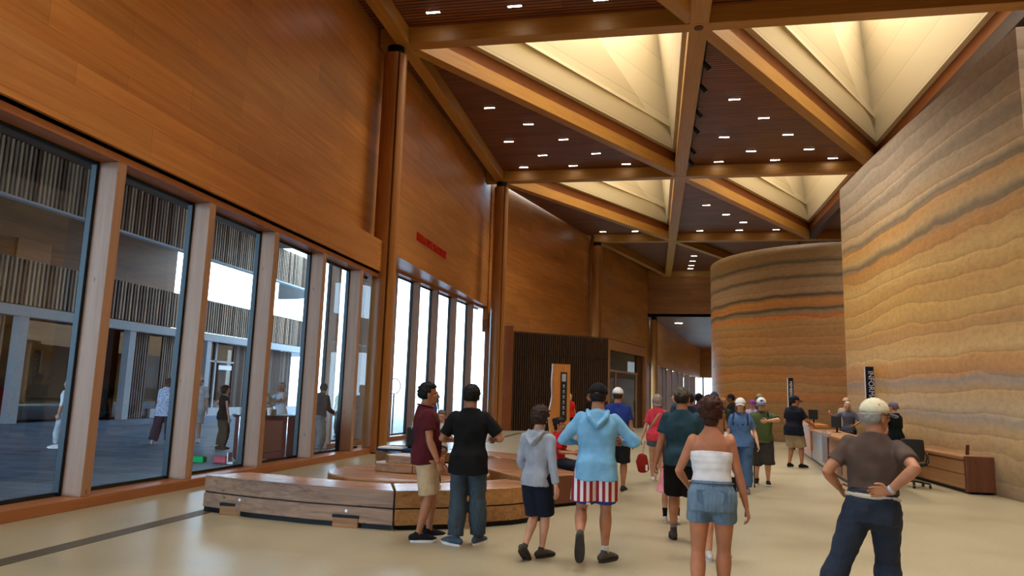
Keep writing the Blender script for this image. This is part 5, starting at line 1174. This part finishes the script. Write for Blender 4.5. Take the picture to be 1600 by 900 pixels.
# 20 outside, in the courtyard
OUT = dict(base=-.02)
person(-14.55, 16.0, 1.76, 100, 'person in a white shirt and white shoes half hidden by the nearest window post', SK2, ('tee', (226, 232, 236), 1.2, -.12, .025), ('jeans', (196, 206, 216), 1.9, .02), ((230, 232, 236), (240, 240, 240), 0), ('short', (70, 54, 44)), pose=dict(OUT, feet=[(-.1, .1, 0, 4, 0), (.1, -.1, 0, -4, 0)]), lod=2)
person(-13.6, 18.5, 1.88, 14, 'long-haired woman in a blue and white tie-dye top and wide plum trousers outside', SK2, ('tee', 'tie_dye', 1.0, -.2, .04), ('jeans', (60, 40, 62), 1.97, .045), ((226, 226, 230), (240, 240, 240), 0), ('long', (84, 54, 38), .3), pose=dict(OUT, feet=[(-.18, -.15, 0, 10, 5), (.12, .15, 0, -6, 0)], lean=4), fem=True, bulk=1.1, lod=1)
person(-13.4, 19.7, 1.98, 196, 'man in a white cap and white shirt facing the tie-dye woman outside', SK2, ('tee', (214, 224, 232), .8, -.1, .03), ('shorts', (190, 196, 200), 1.0, .03), ((220, 220, 224), (240, 240, 240), 0), ('short', (150, 140, 130)), ('cap', (226, 230, 236), (226, 230, 236)), pose=OUT, bulk=1.1, lod=1)
person(-19.5, 28.6, 1.98, 200, 'person in a white sports shirt and black trousers standing with luggage across the courtyard', SK2, ('tee', (214, 222, 232), 1.0, -.12, .03), ('jeans', (20, 20, 26), 1.9, .02), None, ('short', (30, 24, 22)), pose=OUT, lod=2)
person(-11.3, 17.75, 1.70, -30, 'person in dark clothes with one hand on hip, cut off by the third window post', SK2, ('tee', (26, 24, 28), .2, -.1, .01), ('jeans', (44, 40, 36), 1.95, .03), ((60, 56, 50), (50, 46, 40), 0), ('bun', (40, 30, 26)), pose=dict(OUT, hands=[(-.22, .06, 1.04), (.28, .04, .82)], poles=[(-1, -.3, .1), (.3, -1, 0)]), fem=True, lod=1)
person(-10.75, 19.8, 1.84, 150, 'person with white hair and white shirt pointing across the cart outside', SK1, ('polo', (214, 220, 226), .8, -.1, .03), ('jeans', (60, 90, 96), 1.95, .02), None, ('short', (170, 166, 160)), pose=dict(OUT, hands=[(-.14, .42, 1.2), (.1, .3, 1.3)], poles=[(-1, 0, -.3), (1, -.2, -.4)], face=1), lod=1)
person(-8.62, 17.85, 1.86, -12, 'tall man in a dark brown jacket and light grey trousers outside, leaning forward', SK1, ('tee', (54, 34, 34), 1.9, -.04, .03), ('jeans', (128, 136, 146), 1.95, .03), ((200, 206, 214), (220, 220, 220), 0), ('short', (40, 34, 30)), pose=dict(OUT, lean=14, hands=[(-.15, .35, .95), (.18, .38, .98)], head=(20, -14)), bulk=1.12, lod=1)
person(-10.9, 24.4, 1.80, 180, 'person in a yellow-green safety vest outside, beside the nearest tall column', SK1, ('tee', (190, 226, 70), .7, -.05, .03), ('jeans', (24, 26, 34), 1.95, .03), None, ('short', (160, 70, 40)), pose=OUT, lod=2)
person(-9.7, 24.6, 1.84, -100, 'man in a dark red checked shirt outside, left of the maroon polo', SK3, ('tee', (70, 34, 40), 1.2, -.12, .03), ('jeans', (70, 66, 90), 1.95, .03), None, ('short', (30, 26, 24)), pose=dict(OUT, hands=[(-.2, .1, .84), (.26, .06, .84)]), lod=2)
person(-9.75, 31.6, 1.90, 30, 'man in a blue shirt with hand on hip outside, behind the two standing men', SK2, ('tee', (84, 116, 190), .8, -.1, .03), ('shorts', (60, 66, 80), 1.0, .03), None, ('short', (110, 90, 70)), pose=dict(OUT, hands=[(-.24, .05, 1.06), (.28, .04, .82)], poles=[(-1, -.3, .1), (.3, -1, 0)]), lod=2)
rg = empty('metal_ring', (-10.1, 27.5, 0)); tag(rg, 'thin grey hoop on a post outside, left of the maroon-shirted man', 'sculpture')
b = MB(); b.tube([(.26 * cos(radians(a)), 0, 1.85 + .30 * sin(radians(a))) for a in range(0, 361, 15)], [.022] * 25, 8); b.build('hoop', 'grey_concrete', rg, smooth=True); b = MB(); b.tube([(0, 0, -.03), (0, 0, 1.54)], [.035, .03], 10); b.build('post', 'grey_concrete', rg)
